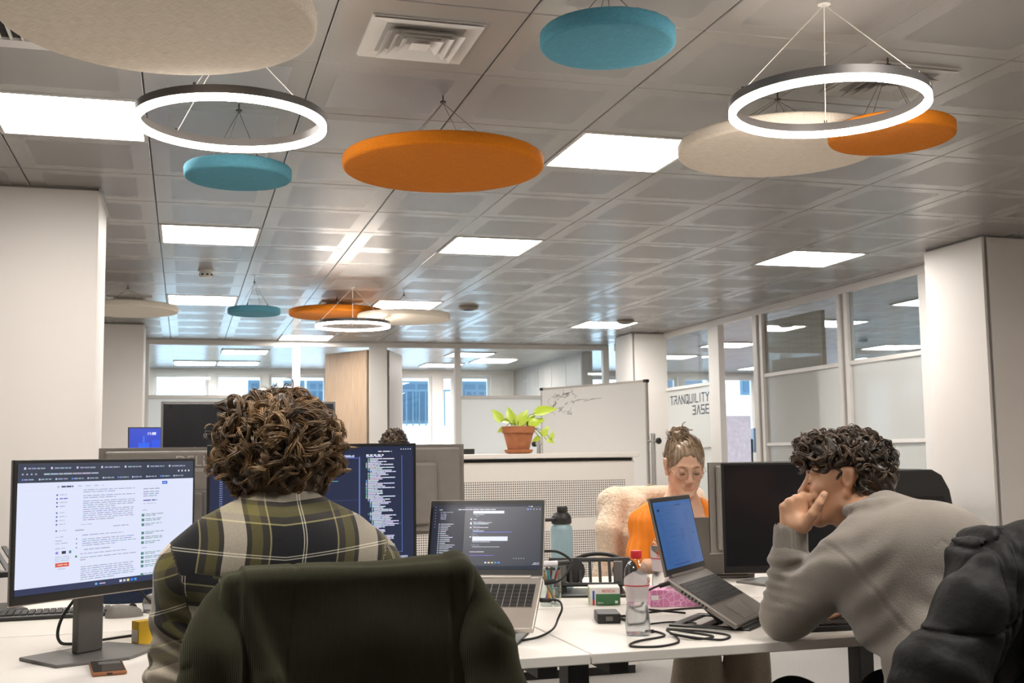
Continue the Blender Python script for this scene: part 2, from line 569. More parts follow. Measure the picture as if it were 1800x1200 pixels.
# ---- window front of the rooms behind
wf = struct(MB().bb(-4, 12, YB, YB + .2, 0, .95).build('wall_far', 'wall_paint'))
tag(wf, 'low parapet wall under the far windows')
struct(MB().bb(-4, 12, YB, YB + .2, 2.52, ZC + .02).build('wall_far_lintel', 'wall_paint'))
posts = [(-4, -3.2), (-1.9, -1.78), (-.60, -.46), (.34, .45), (1.16, 1.25), (2.14, 2.30), (3.20, 3.31), (3.83, 3.99), (4.2, 4.30), (4.81, 6.2), (7.3, 7.42), (8.14, 8.26), (8.76, 8.98), (9.61, 9.73), (10.6, 10.72), (11.6, 12)]
wn = 3
for (a, c) in zip(posts[:-1], posts[1:]):
    struct(MB().bb(a[0], a[1], YB, YB + .2, .95, 2.52).build('wall_pier', 'wall_paint'))
    x0, x1 = a[1], c[0]
    w = thing('window_%d' % wn, 'bright window in the rear wall of the rooms behind', None, (0, YB + .1, 0))
    wn += 1
    struct(w)
    for (p, q, r_, s) in ((x0, x1, .95, 1.0), (x0, x1, 2.47, 2.52), (x0, x0 + .045, 1.0, 2.47), (x1 - .045, x1, 1.0, 2.47)):
        MB().bb(p, q, -.03, .03, r_, s).build('window_frame', 'frame_white', w)
    MB().bb(x0 + .045, x1 - .045, -.003, .003, 1.0, 2.47).build('pane', 'glass', w)
struct(MB().bb(11.6, 12, YB, YB + .2, .95, 2.52).build('wall_pier', 'wall_paint'))

# ---- house across the street
mat('render_white', (0.86, 0.87, 0.86), 0.8, noise=(1.5, .03))
mat('blue_glass', (0.03, 0.07, 0.11), 0.25, noise=(2, .1))
mat('blue_metal', (0.06, 0.11, 0.15), 0.4, noise=(4, .06))
mat('brick_wall', (0.22, 0.145, 0.13), 0.85, noise=(12, .15))
hb = thing('apartment_house', 'pale house with blue windows across the street', 'building', (0, 25, -6))
MB().bb(-9, 20, 0, 4, 0, 14).build('wall', 'render_white', hb)
MB().bb(10.2, 16, -.06, 0, 4.5, 8.1).build('brick_panel', 'brick_wall', hb)
for (x0, x1, z0, z1) in ((1.3, 1.8, 7.95, 8.9), (2.05, 2.5, 7.95, 8.9), (2.55, 3.0, 7.95, 8.9), (4.45, 5.5, 7.95, 8.9), (6.0, 6.75, 7.95, 8.9), (11, 12, 8.6, 9.6), (13, 14, 8.6, 9.6)):
    w = MB().bb(x0, x1, -.04, .01, z0, z1).build('window', 'blue_metal', hb)
    MB().bb(x0 + .07, (x0 + x1) / 2 - .03, -.05, -.035, z0 + .07, z1 - .07).build('pane', 'blue_glass', w)
    MB().bb((x0 + x1) / 2 + .03, x1 - .07, -.05, -.035, z0 + .07, z1 - .07).build('pane', 'blue_glass', w)
for (x0, x1) in ((1.7, 3.2), (4.3, 5.7), (5.9, 6.9)):
    sl = MB().bb(x0, x1, -.9, 0, 7.75, 7.87).build('balcony', 'render_white', hb)
    MB().bb(x0, x1, -.9, -.86, 8.62, 8.66).build('handrail', 'blue_metal', sl)
    nb = int((x1 - x0) / .14)
    for k in range(nb + 1):
        MB().bb(x0 + k * .14, x0 + k * .14 + .025, -.89, -.87, 7.87, 8.62).build('baluster', 'blue_metal', sl)
# ================================================================== CEILING FIXTURES
def panel_light(i, j, label, z=ZC, s=1.0):
    o = thing('ceiling_light', label, 'ceiling light', (GX + (i + .5) * T, GY + (j + .5) * T, z), 0, 'square ceiling light panels')
    f = MB()
    h, w = .297, .018
    for (x0, x1, y0, y1) in ((-h, h, -h, -h + w), (-h, h, h - w, h), (-h, -h + w, -h + w, h - w), (h - w, h, -h + w, h - w)):
        f.bb(x0, x1, y0, y1, -.004, .014)
    f.build('frame', 'vent_paint', o)
    MB().bb(-h + w, h - w, -h + w, h - w, 0.0, .01).build('diffuser', 'panel_diffuser', o)
for i, j, lb in (
        (-1, 1, 'large bright square ceiling panel at the left edge beside the ring lamp'),
        (3, 1, 'bright square ceiling panel between the big orange and the cream disc'),
        (0, 5, 'bright ceiling panel below the upper teal disc, in front of the smoke detector'),
        (3, 5, 'bright ceiling panel right of the middle of the ceiling'),
        (7, 5, 'bright ceiling panel nearest the column with dark groove'),
        (0, 10, 'bright ceiling panel behind the smoke detector'),
        (3, 10, 'bright ceiling panel above the far cream disc'),
        (7, 12, 'bright ceiling panel nearest the column behind the whiteboard'),
        (2, 15, 'bright ceiling panel touching the header of the glass partition')):
    panel_light(i, j, lb)
for i, j, lb in ((-1, -4, 'ceiling panel added for light, unseen behind the viewer on the left'), (3, -4, 'ceiling panel added for light, unseen behind the viewer in the middle'), (7, -4, 'ceiling panel added for light, unseen behind the viewer on the right'),  # panels behind the viewer are added out of view to light the room
                 (0, 21, 'leftmost ceiling panel in the room behind the glass'), (1, 21, 'ceiling panel right of the leftmost one behind the glass'),
                 (1, 18, 'nearer ceiling panel on the left behind the glass'), (6, 21, 'rear ceiling panel seen past the second door'),
                 (6, 18, 'nearer ceiling panel seen past the second door'), (7, 19.65, 'rightmost ceiling panel in the room behind the glass'),
                 (11, 8, 'ceiling panel in the side room cut off by the column'), (11, 11, 'ceiling panel in the side room behind the brown door'),
                 (11, 15, 'ceiling panel in the side room seen above the doorway'), (11, 18, 'ceiling panel in the side room above the lettered pane'),
                 (15, 15, 'ceiling panel deep in the side room beside the column'), (15, 21, 'farthest ceiling panel in the side room near its window')):
    panel_light(i, j, lb, ZC - .011)

# ---- square air diffusers
def air_vent(x, y, label, s=.36):
    o = thing('air_vent', label, 'air vent', (x, y, ZC), 0, 'square air vents')
    def sq(h0, z0, h1, z1, t=.004):
        b = MB()
        q = lambda h, z: [(-h, -h, z), (h, -h, z), (h, h, z), (-h, h, z)]
        vs = q(h0, z0) + q(h1, z1) + q(h0 - t, z0 + t) + q(h1 - t, z1 + t)
        fs = []
        for k in range(4):
            n = (k + 1) % 4
            fs += [(k, 4 + k, 4 + n, n), (8 + k, 8 + n, 12 + n, 12 + k), (k, n, 8 + n, 8 + k), (4 + k, 12 + k, 12 + n, 4 + n)]
        return b.add(vs, fs)
    h = s / 2
    fr = sq(h, -.012, h - .05, -.006, .004).build('frame', 'vent_paint', o)
    MB().bb(-h - .004, h + .004, -h - .004, h + .004, -.006, 0.0).build('mounting_plate', 'vent_paint', o)
    MB().bb(-h + .05, h - .05, -h + .05, h - .05, -.0075, -.0062).build('duct_opening', 'reveal_grey', o)
    for k, q in enumerate((.128, .098, .068)):
        sq(q - .026, -.010, q, -.032, .003).build('louvre', 'vent_paint', o)
    MB().add([(-.032, -.032, -.03), (.032, -.032, -.03), (.032, .032, -.03), (-.032, .032, -.03), (0, 0, -.012)],
             [(3, 2, 1, 0), (0, 1, 4), (1, 2, 4), (2, 3, 4), (3, 0, 4)]).build('core', 'vent_paint', o)
for (i, j), lb in (((1, -1), 'square louvred air vent at the top centre of the ceiling'), ((4, -1), 'square air vent behind the upper right ring lamp'),
                   ((2, 10), 'square air vent above the far orange disc'), ((-1, 10), 'square air vent above the cream disc by the left column')):
    air_vent(GX + (i + .5) * T, GY + (j + .5) * T, lb)
o = thing('air_grille', 'bar grille half hidden behind the large cream disc', 'air vent', (GX - .95 * T, GY - .33 * T, ZC))
for (x0, x1, y0, y1) in ((-.3, .3, .2, .27), (-.3, .3, -.27, -.2), (-.3, -.23, -.2, .2), (.23, .3, -.2, .2)):
    MB().bb(x0, x1, y0, y1, -.014, -.001).build('frame_bar', 'vent_paint', o)
MB().bb(-.23, .23, -.2, .2, -.004, -.001).build('duct_opening', 'dark_void', o)
for k in range(13):
    MB().bb(-.215 + k * .035, -.207 + k * .035, -.2, .2, -.012, -.004).build('bar', 'vent_paint', o)

# ---- fabric covered acoustic discs
def fabric(name, col, rough=.9, sc=900):
    m, nt, b = new_mat(name)
    b.inputs['Roughness'].default_value = rough
    b.inputs['Specular IOR Level'].default_value = .06
    b.inputs['Sheen Weight'].default_value = .03
    tc = nt.nodes.new('ShaderNodeTexCoord')
    wv = [nt.nodes.new('ShaderNodeTexNoise') for _ in range(2)]
    for k, w in enumerate(wv):
        mp = nt.nodes.new('ShaderNodeMapping')
        mp.inputs['Scale'].default_value = (sc, sc * .08, sc) if k == 0 else (sc * .08, sc, sc)
        nt.links.new(tc.outputs['Object'], mp.inputs[0])
        nt.links.new(mp.outputs[0], w.inputs['Vector'])
        w.inputs['Scale'].default_value = .35
        w.inputs['Detail'].default_value = 2
    ad = nt.nodes.new('ShaderNodeMath')
    nt.links.new(wv[0].outputs['Fac'], ad.inputs[0])
    nt.links.new(wv[1].outputs['Fac'], ad.inputs[1])
    mr = nt.nodes.new('ShaderNodeMapRange')
    mr.inputs['From Min'].default_value = .7
    mr.inputs['From Max'].default_value = 1.3
    mr.inputs['To Min'].default_value = .86
    mr.inputs['To Max'].default_value = 1.12
    nt.links.new(ad.outputs[0], mr.inputs[0])
    mx = nt.nodes.new('ShaderNodeMix')
    mx.data_type = 'RGBA'
    mx.blend_type = 'MULTIPLY'
    mx.inputs[0].default_value = 1
    mx.inputs[6].default_value = tuple(col) + (1,)
    nt.links.new(mr.outputs[0], mx.inputs[7])
    nt.links.new(mx.outputs[2], b.inputs['Base Color'])
    bp = nt.nodes.new('ShaderNodeBump')
    bp.inputs['Strength'].default_value = .25
    bp.inputs['Distance'].default_value = .002
    nt.links.new(ad.outputs[0], bp.inputs['Height'])
    nt.links.new(bp.outputs[0], b.inputs['Normal'])
fabric('fabric_orange', (0.60, 0.185, 0.014))
fabric('fabric_teal', (0.105, 0.32, 0.42))
fabric('fabric_cream', (0.86, 0.775, 0.66))
mat('ferrule', (0.09, 0.085, 0.08), .4, metal=.6, noise=(30, .05))

def acoustic_disc(x, y, z, R, m, label, thick=.05, seed=1):
    """z is the underside"""
    rnd = random.Random(seed)
    o = thing('acoustic_disc', label, 'ceiling disc', (x, y, z), rnd.uniform(0, 6), 'round fabric acoustic discs')
    n, rad = 96, .014
    prof = [(R * .3, 0.0), (R * .7, 0), (R - rad, 0)]
    for k in range(1, 5):
        t = k / 5 * PI / 2
        prof.append((R - rad + rad * math.sin(t), rad - rad * math.cos(t)))
    prof += [(R, rad), (R, thick * .5), (R, thick - rad * .6), (R - rad * .5, thick - .001), (R - .03, thick), (R * .5, thick)]
    b = MB()
    vs, fs = [], []
    ph = [rnd.uniform(0, 6) for _ in range(5)]
    for (r, zz) in prof:
        for k in range(n):
            t = 2 * PI * k / n
            side = min(1, max(0, (zz - .012) / .03)) if r > R * .9 else 0
            wr = side * (.0016 * math.sin(23 * t + ph[0]) * max(0, math.sin(2 * t + ph[1])) + .0018 * math.sin(41 * t + ph[2]) * max(0, math.sin(3 * t + ph[3])))
            vs.append(((r + wr) * math.cos(t), (r + wr) * math.sin(t), zz))
    for i in range(len(prof) - 1):
        for k in range(n):
            fs.append((i * n + (k + 1) % n, i * n + k, (i + 1) * n + k, (i + 1) * n + (k + 1) % n))
    fs.append(tuple(range(n)))
    fs.append(tuple((len(prof) - 1) * n + k for k in range(n - 1, -1, -1)))
    b.add(vs, fs)
    b.build('pad', m, o, smooth=50)
    drop = ZC - z
    MB().lathe([(.012, 0), (.012, .006), (.003, .008), (.003, .03)], 10, (0, 0, drop - .03)).build('ceiling_hook', 'ferrule', o)
    for k in range(4):
        t = PI / 4 + k * PI / 2
        a = (0, 0, drop - .03)
        e = (R * .62 * math.cos(t), R * .62 * math.sin(t), thick)
        c = MB().tube([a, e], .0011, 5).build('cable', 'cable_dark', o)
        d = Vector(a) - Vector(e)
        d.normalize()
        MB().tube([Vector(e) + d * .0, Vector(e) + d * .03], .0035, 8).build('ferrule', 'ferrule', c)
    return o
for a in (
        (-.076, 2.872, 2.295, .39, 'fabric_cream', 'largest looking cream fabric disc at the top left corner'),
        (.941, 4.168, 2.305, .385, 'fabric_orange', 'large orange fabric disc hanging in the middle'),
        (.187, 4.459, 2.297, .205, 'fabric_teal', 'teal fabric disc just under the left ring lamp'),
        (1.165, 2.985, 2.385, .197, 'fabric_teal', 'teal fabric disc at the top edge right of the air vent'),
        (2.195, 3.83, 2.36, .39, 'fabric_cream', 'large cream fabric disc under the right ring lamp'),
        (2.382, 3.382, 2.300, .2165, 'fabric_orange', 'small orange fabric disc overlapping the right ring lamp'),
        (-.448, 9.41, 2.385, .39, 'fabric_cream', 'cream fabric disc partly behind the left column'),
        (.504, 8.897, 2.322, .2, 'fabric_teal', 'small far teal disc hanging beside the far ceiling panel'),
        (1.25, 9.74, 2.43, .41, 'fabric_orange', 'far orange disc behind the small ring lamp'),
        (1.765, 9.374, 2.36, .39, 'fabric_cream', 'far cream disc right of the small ring lamp')):
    acoustic_disc(*a, seed=int(a[0] * 100) + 77)

# ---- ring lamps
mat('ring_housing', (0.13, 0.12, 0.115), .45, metal=.5, noise=(20, .04))
def ring_lamp(x, y, z, label, R=.30, rz=0.0):
    """z: joint of housing and diffuser"""
    o = thing('ring_lamp', label, 'pendant lamp', (x, y, z), rz, 'round LED ring lamps')
    def ring(ri, ro, z0, z1, n=128):
        vs, fs = [], []
        for (r, zz) in ((ro, z0), (ro, z1), (ri, z1), (ri, z0)):
            vs += [(r * math.cos(2 * PI * k / n), r * math.sin(2 * PI * k / n), zz) for k in range(n)]
        for q in range(4):
            for k in range(n):
                fs.append((q * n + k, q * n + (k + 1) % n, ((q + 1) % 4) * n + (k + 1) % n, ((q + 1) % 4) * n + k))
        return MB().add(vs, fs)
    ring(R - .019, R, -.004, .022).build('housing', 'ring_housing', o, smooth=40)
    ring(R - .0195, R + .0005, -.022, -.0042).build('diffuser', 'ring_diffuser', o, smooth=40)
    drop = ZC - z
    MB().lathe([(.02, drop - .012), (.02, drop)], 16).build('canopy', 'vent_paint', o, smooth=40)
    for k in range(3):
        t = 2 * PI * k / 3 + .3
        e = ((R - .011) * math.cos(t), (R - .011) * math.sin(t), .02)
        c = MB().tube([(0, 0, drop - .012), e], .0014, 6).build('cable', 'cable_white', o)
        MB().tube([e, (e[0], e[1], .032)], .005, 8).build('clip', 'ferrule', c)
    MB().box((0, 0, 0), (.022, .001, .008)).build('type_plate', 'vent_paint', o, (0, -R - .0004, .01))
    return o
ring_lamp(.131, 3.66, 2.293, 'white LED ring lamp below the large cream disc', rz=1.90)
ring_lamp(1.884, 2.985, 2.272, 'white LED ring lamp at the upper right over the cream disc', rz=.747)
ring_lamp(1.299, 9.134, 2.285, 'small far LED ring lamp in front of the orange disc', rz=1.13)

# ---- smoke detector and speakers in the ceiling
mat('device_white', (0.78, 0.75, 0.70), .4, noise=(20, .02))
mat('device_bronze', (0.22, 0.19, 0.155), .4, metal=.3, noise=(20, .05))
o = thing('smoke_detector', 'white smoke detector on the ceiling between two light panels', 'smoke detector', (.135, 8.55, ZC))
MB().lathe([(.055, -.012), (.055, 0)], 24).build('base', 'device_white', o, smooth=40)
MB().lathe([(.022, -.058), (.04, -.055), (.046, -.042), (.046, -.012)], 24).build('housing', 'device_white', o, smooth=50)
for k in range(8):
    t = k * PI / 4 + .2
    MB().box((.0455 * math.cos(t), .0455 * math.sin(t), -.036), (.006, .016, .012), Matrix.Rotation(t, 3, 'Z')).build('slot', 'dark_void', o)
for x, y, lb in ((2.525, 10.17, 'round bronze ceiling device right of the far cream disc'), (4.41, 10.97, 'round bronze ceiling device near the white column')):
    o = thing('ceiling_sensor', lb, 'sensor', (x, y, ZC), 0, 'round bronze ceiling devices')
    MB().lathe([(.06, -.035), (.085, -.026), (.092, -.012), (.092, 0)], 28).build('housing', 'device_bronze', o, smooth=50)
    MB().lathe([(.05, -.0365), (.055, -.0345)], 24).build('grille', 'dark_void', o)
for x, y, lb in ((2.05, 15.2, 'small dark ceiling device beside the light wood door'), (8.09, 12.27, 'small ceiling device in the side room')):
    o = thing('ceiling_sensor', lb, 'sensor', (x, y, ZC), 0, 'small ceiling devices')
    MB().lathe([(.04, -.05), (.06, -.04), (.06, 0)], 20).build('housing', 'device_bronze', o, smooth=50)
    MB().lathe([(.02, -.052), (.03, -.0495)], 16).build('lens', 'dark_void', o)
# ================================================================== FURNITURE
DZ = 0.74
mat('laminate_white', (0.80, 0.755, 0.70), .38, noise=(4, .015))
mat('laminate_edge', (0.66, 0.60, 0.53), .5, noise=(6, .03))
mat('metal_black', (0.03, 0.029, 0.028), .45, metal=.3, noise=(15, .05))
mat('plastic_black', (0.022, 0.021, 0.020), .42, noise=(40, .08))
mat('plastic_grey', (0.13, 0.122, 0.115), .45, noise=(30, .06), bump=(900, .05))
mat('plastic_taupe', (0.20, 0.18, 0.16), .5, noise=(30, .05))
mat('rubber_black', (0.018, 0.017, 0.016), .7, noise=(40, .08))
mat('silver_alu', (0.60, 0.55, 0.50), .38, metal=.7, noise=(40, .03))
mat('grey_alu', (0.27, 0.245, 0.225), .42, metal=.6, noise=(40, .04))
mat('screen_off', (0.012, 0.012, 0.014), .22, noise=(10, .1))

def desk(x0, x1, y0, y1, front, label):
    o = thing('desk', label, 'desk', ((x0 + x1) / 2, (y0 + y1) / 2, 0), 0, 'white bench desks')
    w, d = (x1 - x0) / 2 - .002, (y1 - y0) / 2 - .004
    MB().bb(-w, w, -d, d, DZ - .025, DZ).build('tabletop', 'laminate_white', o, bevel=.0025)
    MB().bb(-w + .06, w - .06, -.03, .03, DZ - .075, DZ - .025).build('beam', 'metal_black', o)
    for sx in (-1, 1):
        x = sx * (w - .09)
        lg = MB().bb(x - .03, x + .03, -.04, .04, .03, DZ - .025).build('leg', 'metal_black', o, bevel=.003)
        MB().bb(x - .035, x + .035, -.33, .33, 0, .03).build('foot', 'metal_black', lg, bevel=.004)
        MB().bb(x - .025, x + .025, -.34, .34, DZ - .06, DZ - .025).build('bracket', 'metal_black', lg)
    MB().bb(-.42, .42, .14 if front else -.24, .24 if front else -.14, DZ - .075, DZ - .03).build('cable_tray', 'metal_black', o, bevel=.004)
    return o
DX = (-2.26, -.66, .94, 2.54)
desk(DX[0], DX[1], 2.6, 3.405, True, 'white desk out of view to the left of the front row')
desk(DX[1], DX[2], 2.6, 3.405, True, 'white front desk in front of the person in plaid')
desk(DX[2], DX[3], 2.6, 3.405, True, 'white front desk in front of the person in grey')
desk(DX[1], DX[2], 3.415, 4.22, False, 'white rear desk behind the two lit monitors')
desk(DX[2], DX[3], 3.415, 4.22, False, 'white rear desk where the person in orange works')

# ---- low cabinet with perforated back
m, nt, b = new_mat('perforated_white')
b.inputs['Roughness'].default_value = .45
tc = nt.nodes.new('ShaderNodeTexCoord')
sp = nt.nodes.new('ShaderNodeSeparateXYZ')
nt.links.new(tc.outputs['Object'], sp.inputs[0])
sq = []
for ax in ('X', 'Z'):
    a = nt.nodes.new('ShaderNodeMath'); a.operation = 'MULTIPLY'; a.inputs[1].default_value = 1 / .0125
    nt.links.new(sp.outputs[ax], a.inputs[0])
    c = nt.nodes.new('ShaderNodeMath'); c.operation = 'FRACT'
    nt.links.new(a.outputs[0], c.inputs[0])
    d = nt.nodes.new('ShaderNodeMath'); d.operation = 'SUBTRACT'; d.inputs[1].default_value = .5
    nt.links.new(c.outputs[0], d.inputs[0])
    e = nt.nodes.new('ShaderNodeMath'); e.operation = 'ABSOLUTE'
    nt.links.new(d.outputs[0], e.inputs[0])
    sq.append(e)
mxn = nt.nodes.new('ShaderNodeMath'); mxn.operation = 'MAXIMUM'
nt.links.new(sq[0].outputs[0], mxn.inputs[0]); nt.links.new(sq[1].outputs[0], mxn.inputs[1])
lt = nt.nodes.new('ShaderNodeMath'); lt.operation = 'LESS_THAN'; lt.inputs[1].default_value = .27
nt.links.new(mxn.outputs[0], lt.inputs[0])
mx = nt.nodes.new('ShaderNodeMix'); mx.data_type = 'RGBA'
mx.inputs[6].default_value = (.78, .735, .68, 1); mx.inputs[7].default_value = (.04, .038, .035, 1)
nt.links.new(lt.outputs[0], mx.inputs[0]); nt.links.new(mx.outputs[2], b.inputs['Base Color'])

def low_cabinet(x0, x1, y0, label, h=1.222, perf=True):
    o = thing('low_cabinet', label, 'cabinet', (x0, y0, 0))
    w = x1 - x0
    MB().bb(.0, w, .02, .45, .05, h - .028).build('body', 'laminate_white', o, bevel=.002)
    MB().bb(.01, w - .01, .03, .44, 0, .05).build('plinth', 'metal_black', o)
    MB().bb(-.02, w + .02, -.025, .47, h - .025, h).build('worktop', 'laminate_white', o, bevel=.003)
    MB().bb(.0, w - .015, -.002, .05, h - .044, h - .030).build('shadow_gap', 'dark_void', o)
    MB().bb(.0, w, .0, .019, .05, h - .046).build('back_panel', 'laminate_white', o, bevel=.001)
    if perf:
        MB().bb(.05, w - .055, -.002, -.0001, .87, 1.071).build('perforated_sheet', 'perforated_white', o)
        MB().bb(.05, w - .055, -.002, -.0001, .20, .80).build('perforated_sheet', 'perforated_white', o)
    return o
low_cabinet(.55, 2.445, 6.0, 'white cabinet with perforated back carrying the potted plant')
low_cabinet(-.55, .5, 8.45, 'white low cabinet hidden behind the monitors on the left', perf=False)

db = thing('document_tray', 'flat black tray at the left end of the cabinet top', 'tray', (1.43, 6.2, 1.222), 0)
MB().bb(-.10, .10, -.14, .14, 0, .006).build('floor_plate', 'plastic_black', db)
for (x0, x1, y0, y1) in ((-.1, .1, -.14, -.134), (-.1, .1, .134, .14), (-.1, -.094, -.134, .134), (.094, .1, -.134, .134)):
    MB().bb(x0, x1, y0, y1, .006, .03).build('rim', 'plastic_black', db)
# ---- potted plant
mat('terracotta', (0.40, 0.145, 0.06), .75, noise=(30, .12), bump=(120, .15))
mat('soil', (0.06, 0.04, 0.028), .95, noise=(60, .3))
mat('stem_green', (0.22, 0.30, 0.06), .5, noise=(30, .1))
m, nt, b = new_mat('leaf_lime')
b.inputs['Roughness'].default_value = .35
b.inputs['Subsurface Weight'].default_value = .15
b.inputs['Subsurface Radius'].default_value = (.01, .01, .003)
tc = nt.nodes.new('ShaderNodeTexCoord'); nz = nt.nodes.new('ShaderNodeTexNoise'); nz.inputs['Scale'].default_value = 25
nt.links.new(tc.outputs['Object'], nz.inputs['Vector'])
cr = nt.nodes.new('ShaderNodeValToRGB')
cr.color_ramp.elements[0].color = (.36, .52, .02, 1); cr.color_ramp.elements[1].color = (.62, .74, .10, 1)
cr.color_ramp.elements[0].position = .35; cr.color_ramp.elements[1].position = .65
nt.links.new(nz.outputs['Fac'], cr.inputs[0]); nt.links.new(cr.outputs[0], b.inputs['Base Color'])
o = thing('potted_plant', 'lime green trailing plant in a terracotta pot on the cabinet', 'plant', (1.80, 6.12, 1.222))
MB().lathe([(.055, 0), (.075, .006), (.082, .022), (.076, .024), (.07, .012)], 32).build('saucer', 'terracotta', o, smooth=40)
MB().lathe([(.058, .012), (.084, .115), (.092, .116), (.094, .152), (.086, .153), (.08, .13)], 40).build('pot', 'terracotta', o, smooth=40)
MB().lathe([(.01, .134), (.08, .132)], 24).build('soil', 'soil', o)
def leaf_mesh():
    b = MB()
    vs, fs = [], []
    L = 14
    for i in range(L + 1):
        t = i / L
        w = .34 * (math.sin(PI * min(1, t ** .62)) ** .8) * (1 - .25 * t) if 0 < t < 1 else 0.0
        y = t - (.10 * math.exp(-((t - .06) / .08) ** 2))
        z = -.22 * t * t
        for s in (-1, -.5, 0, .5, 1):
            back = .10 * abs(s) * math.exp(-(t / .12) ** 2)
            vs.append((s * w, t - back, z + .16 * abs(s) * w * 1.2))
    for i in range(L):
        for k in range(4):
            fs.append((i * 5 + k, i * 5 + k + 1, (i + 1) * 5 + k + 1, (i + 1) * 5 + k))
    me = b.add(vs, fs).mesh('leaf', 'leaf_lime', 180)
    return me
LM = leaf_mesh()
RWD = Vector((CR[0], CR[1], 0)).normalized()
def leaf(dx, dz, L, ang, dy=0.0, tilt=.5):
    """leaf base at dx, dz from the pot rim in the window plane, pointing along ang"""
    p = Vector((0, 0, .15)) + RWD * dx + Vector((0, 0, dz)) + Vector((0.25, .9, 0)) * dy
    d = (RWD * math.cos(ang) + Vector((0, 0, 1)) * math.sin(ang)).normalized()
    n0 = Vector((-.28, -.96, 0)) * math.cos(tilt) + Vector((0, 0, 1)) * math.sin(tilt)
    x = d.cross(n0).normalized(); n = x.cross(d)
    M = Matrix((x, d, n)).transposed().to_4x4()
    M = Matrix.Translation(p) @ M @ Matrix.Diagonal((L, L, L, 1))
    ob = link('leaf', LM, o)
    ob.matrix_local = M
    return p
specs = [(-.095, .035, .085, 2.2, 0, .2), (-.045, .03, .075, 2.9, .02, .9), (-.075, -.005, .05, 3.6, 0, .3), (-.03, .03, .09, 1.9, .01, .15), (.0, .015, .10, 1.0, 0, .3),
         (.01, .02, .10, .55, .03, .5), (.06, .005, .10, .5, 0, .6), (.10, .075, .125, .35, .02, .8), (.135, -.05, .065, 1.0, 0, .3), (.16, -.075, .045, -.3, 0, .5), (.185, -.07, .045, 1.4, .0, .1), (.12, -.06, .05, 3.6, .01, .4), (-.01, .02, .07, 2.4, .05, .4)]
for s in specs:
    p = leaf(*s)
    base = Vector((s[0] * .25, s[4], .135))
    mid = (base + p) / 2 + Vector((0, 0, .03))
    MB().tube(bez([base, mid, p], 5), .0022, 5).build('stem', 'stem_green', o, smooth=60)
MB().tube([(.04, -.02, .13), (.05, -.02, .18)], .004, 6).build('stake', 'soil', o)

# ---- whiteboard on wheels
mat('board_white', (0.82, 0.80, 0.77), .16, noise=(2, .01))
mat('marker_ink', (0.10, 0.09, 0.10), .7, noise=(10, .1))
wb = thing('whiteboard', 'large white mobile whiteboard with faint sketches behind the plant', 'whiteboard', (3.874, 10.574, 0), -1.156)
W2 = .75
MB().bb(-W2 + .012, W2 - .012, -.012, .012, .72, 1.89).build('board', 'board_white', wb)
for (a, c, e, f2) in ((-W2, W2, 1.885, 1.905), (-W2, W2, .70, .72), (-W2, -W2 + .015, .72, 1.885), (W2 - .015, W2, .72, 1.885)):
    MB().bb(a, c, -.016, .016, e, f2).build('edge_profile', 'silver_alu', wb)
for sx in (-1, 1):
    for zc in (.705, 1.895):
        MB().box((sx * (W2 - .012), 0, zc), (.05, .04, .03)).build('corner_cap', 'plastic_black', wb, bevel=.006)
    st = MB().tube([(sx * (W2 + .06), 0, .06), (sx * (W2 + .06), 0, 1.40)], .022, 14).build('post', 'steel', wb, smooth=50)
    MB().tube([(sx * (W2 + .0), 0, 1.33), (sx * (W2 + .12), 0, 1.33)], .012, 10).build('pivot', 'steel', st, smooth=50)
    MB().lathe([(.02, -.02), (.03, -.01), (.03, .01), (.02, .02)], 12).build('knob', 'plastic_black', st, (sx * (W2 + .13), 0, 1.33), (0, PI / 2, 0), smooth=40)
    MB().bb(sx * (W2 + .06) - .025, sx * (W2 + .06) + .025, -.3, .3, .05, .09).build('foot', 'steel', st, bevel=.004)
    for sy in (-1, 1):
        MB().tube([(sx * (W2 + .06) - .012, sy * .26, .025), (sx * (W2 + .06) + .012, sy * .26, .025)], .025, 14).build('castor', 'plastic_black', st, smooth=40)
rs = random.Random(5)
for k in range(26):
    x = rs.uniform(-.62, -.25); z = rs.uniform(1.62, 1.84)
    pts = [(x, -.0135, z)]
    for q in range(4):
        pts.append((pts[-1][0] + rs.uniform(-.05, .06), -.0135, pts[-1][2] + rs.uniform(-.03, .03)))
    MB().tube(pts, .0012, 4).build('marker_sketch', 'marker_ink', wb)
for k in range(4):
    MB().tube([(-.3 + k * .1, -.0135, 1.74 + .02 * (k % 2)), (-.15 + k * .1, -.0135, 1.76)], .0016, 4).build('marker_sketch', 'marker_ink', wb)

# ---- television and bits far left
tv = thing('television', 'large dark switched off screen on a stand behind the curly head', 'television', (.425, 7.85, 0), .05)
MB().bb(-.56, .56, -.02, .02, .94, 1.585).build('panel', 'screen_off', tv, bevel=.004)
MB().bb(-.575, .575, -.012, .03, .925, 1.60).build('bezel', 'plastic_grey', tv, bevel=.004)
MB().bb(-.2, .2, .03, .08, 1.1, 1.4).build('mount', 'plastic_black', tv)
for sx in (-.16, .16):
    MB().bb(sx - .03, sx + .03, .05, .09, .06, 1.35).build('post', 'metal_black', tv)
    MB().bb(sx - .03, sx + .03, -.3, .35, .03, .07).build('foot', 'metal_black', tv)
emissive('status_led', (1, 1, 1), 3)
MB().lathe([(.006, 0), (.006, .002)], 10).build('status_light', 'status_led', tv, (-.36, -.0205, 1.29), (PI / 2, 0, 0))

# ---- loudspeaker by the column
mat('speaker_black', (0.035, 0.034, 0.033), .55, noise=(80, .1), bump=(500, .3))
mat('speaker_top', (0.10, 0.098, 0.094), .5, noise=(80, .08), bump=(500, .2))
ls = thing('loudspeaker', 'black loudspeaker lying behind the person in grey', 'loudspeaker', (4.42, 6.18, .40), .12)
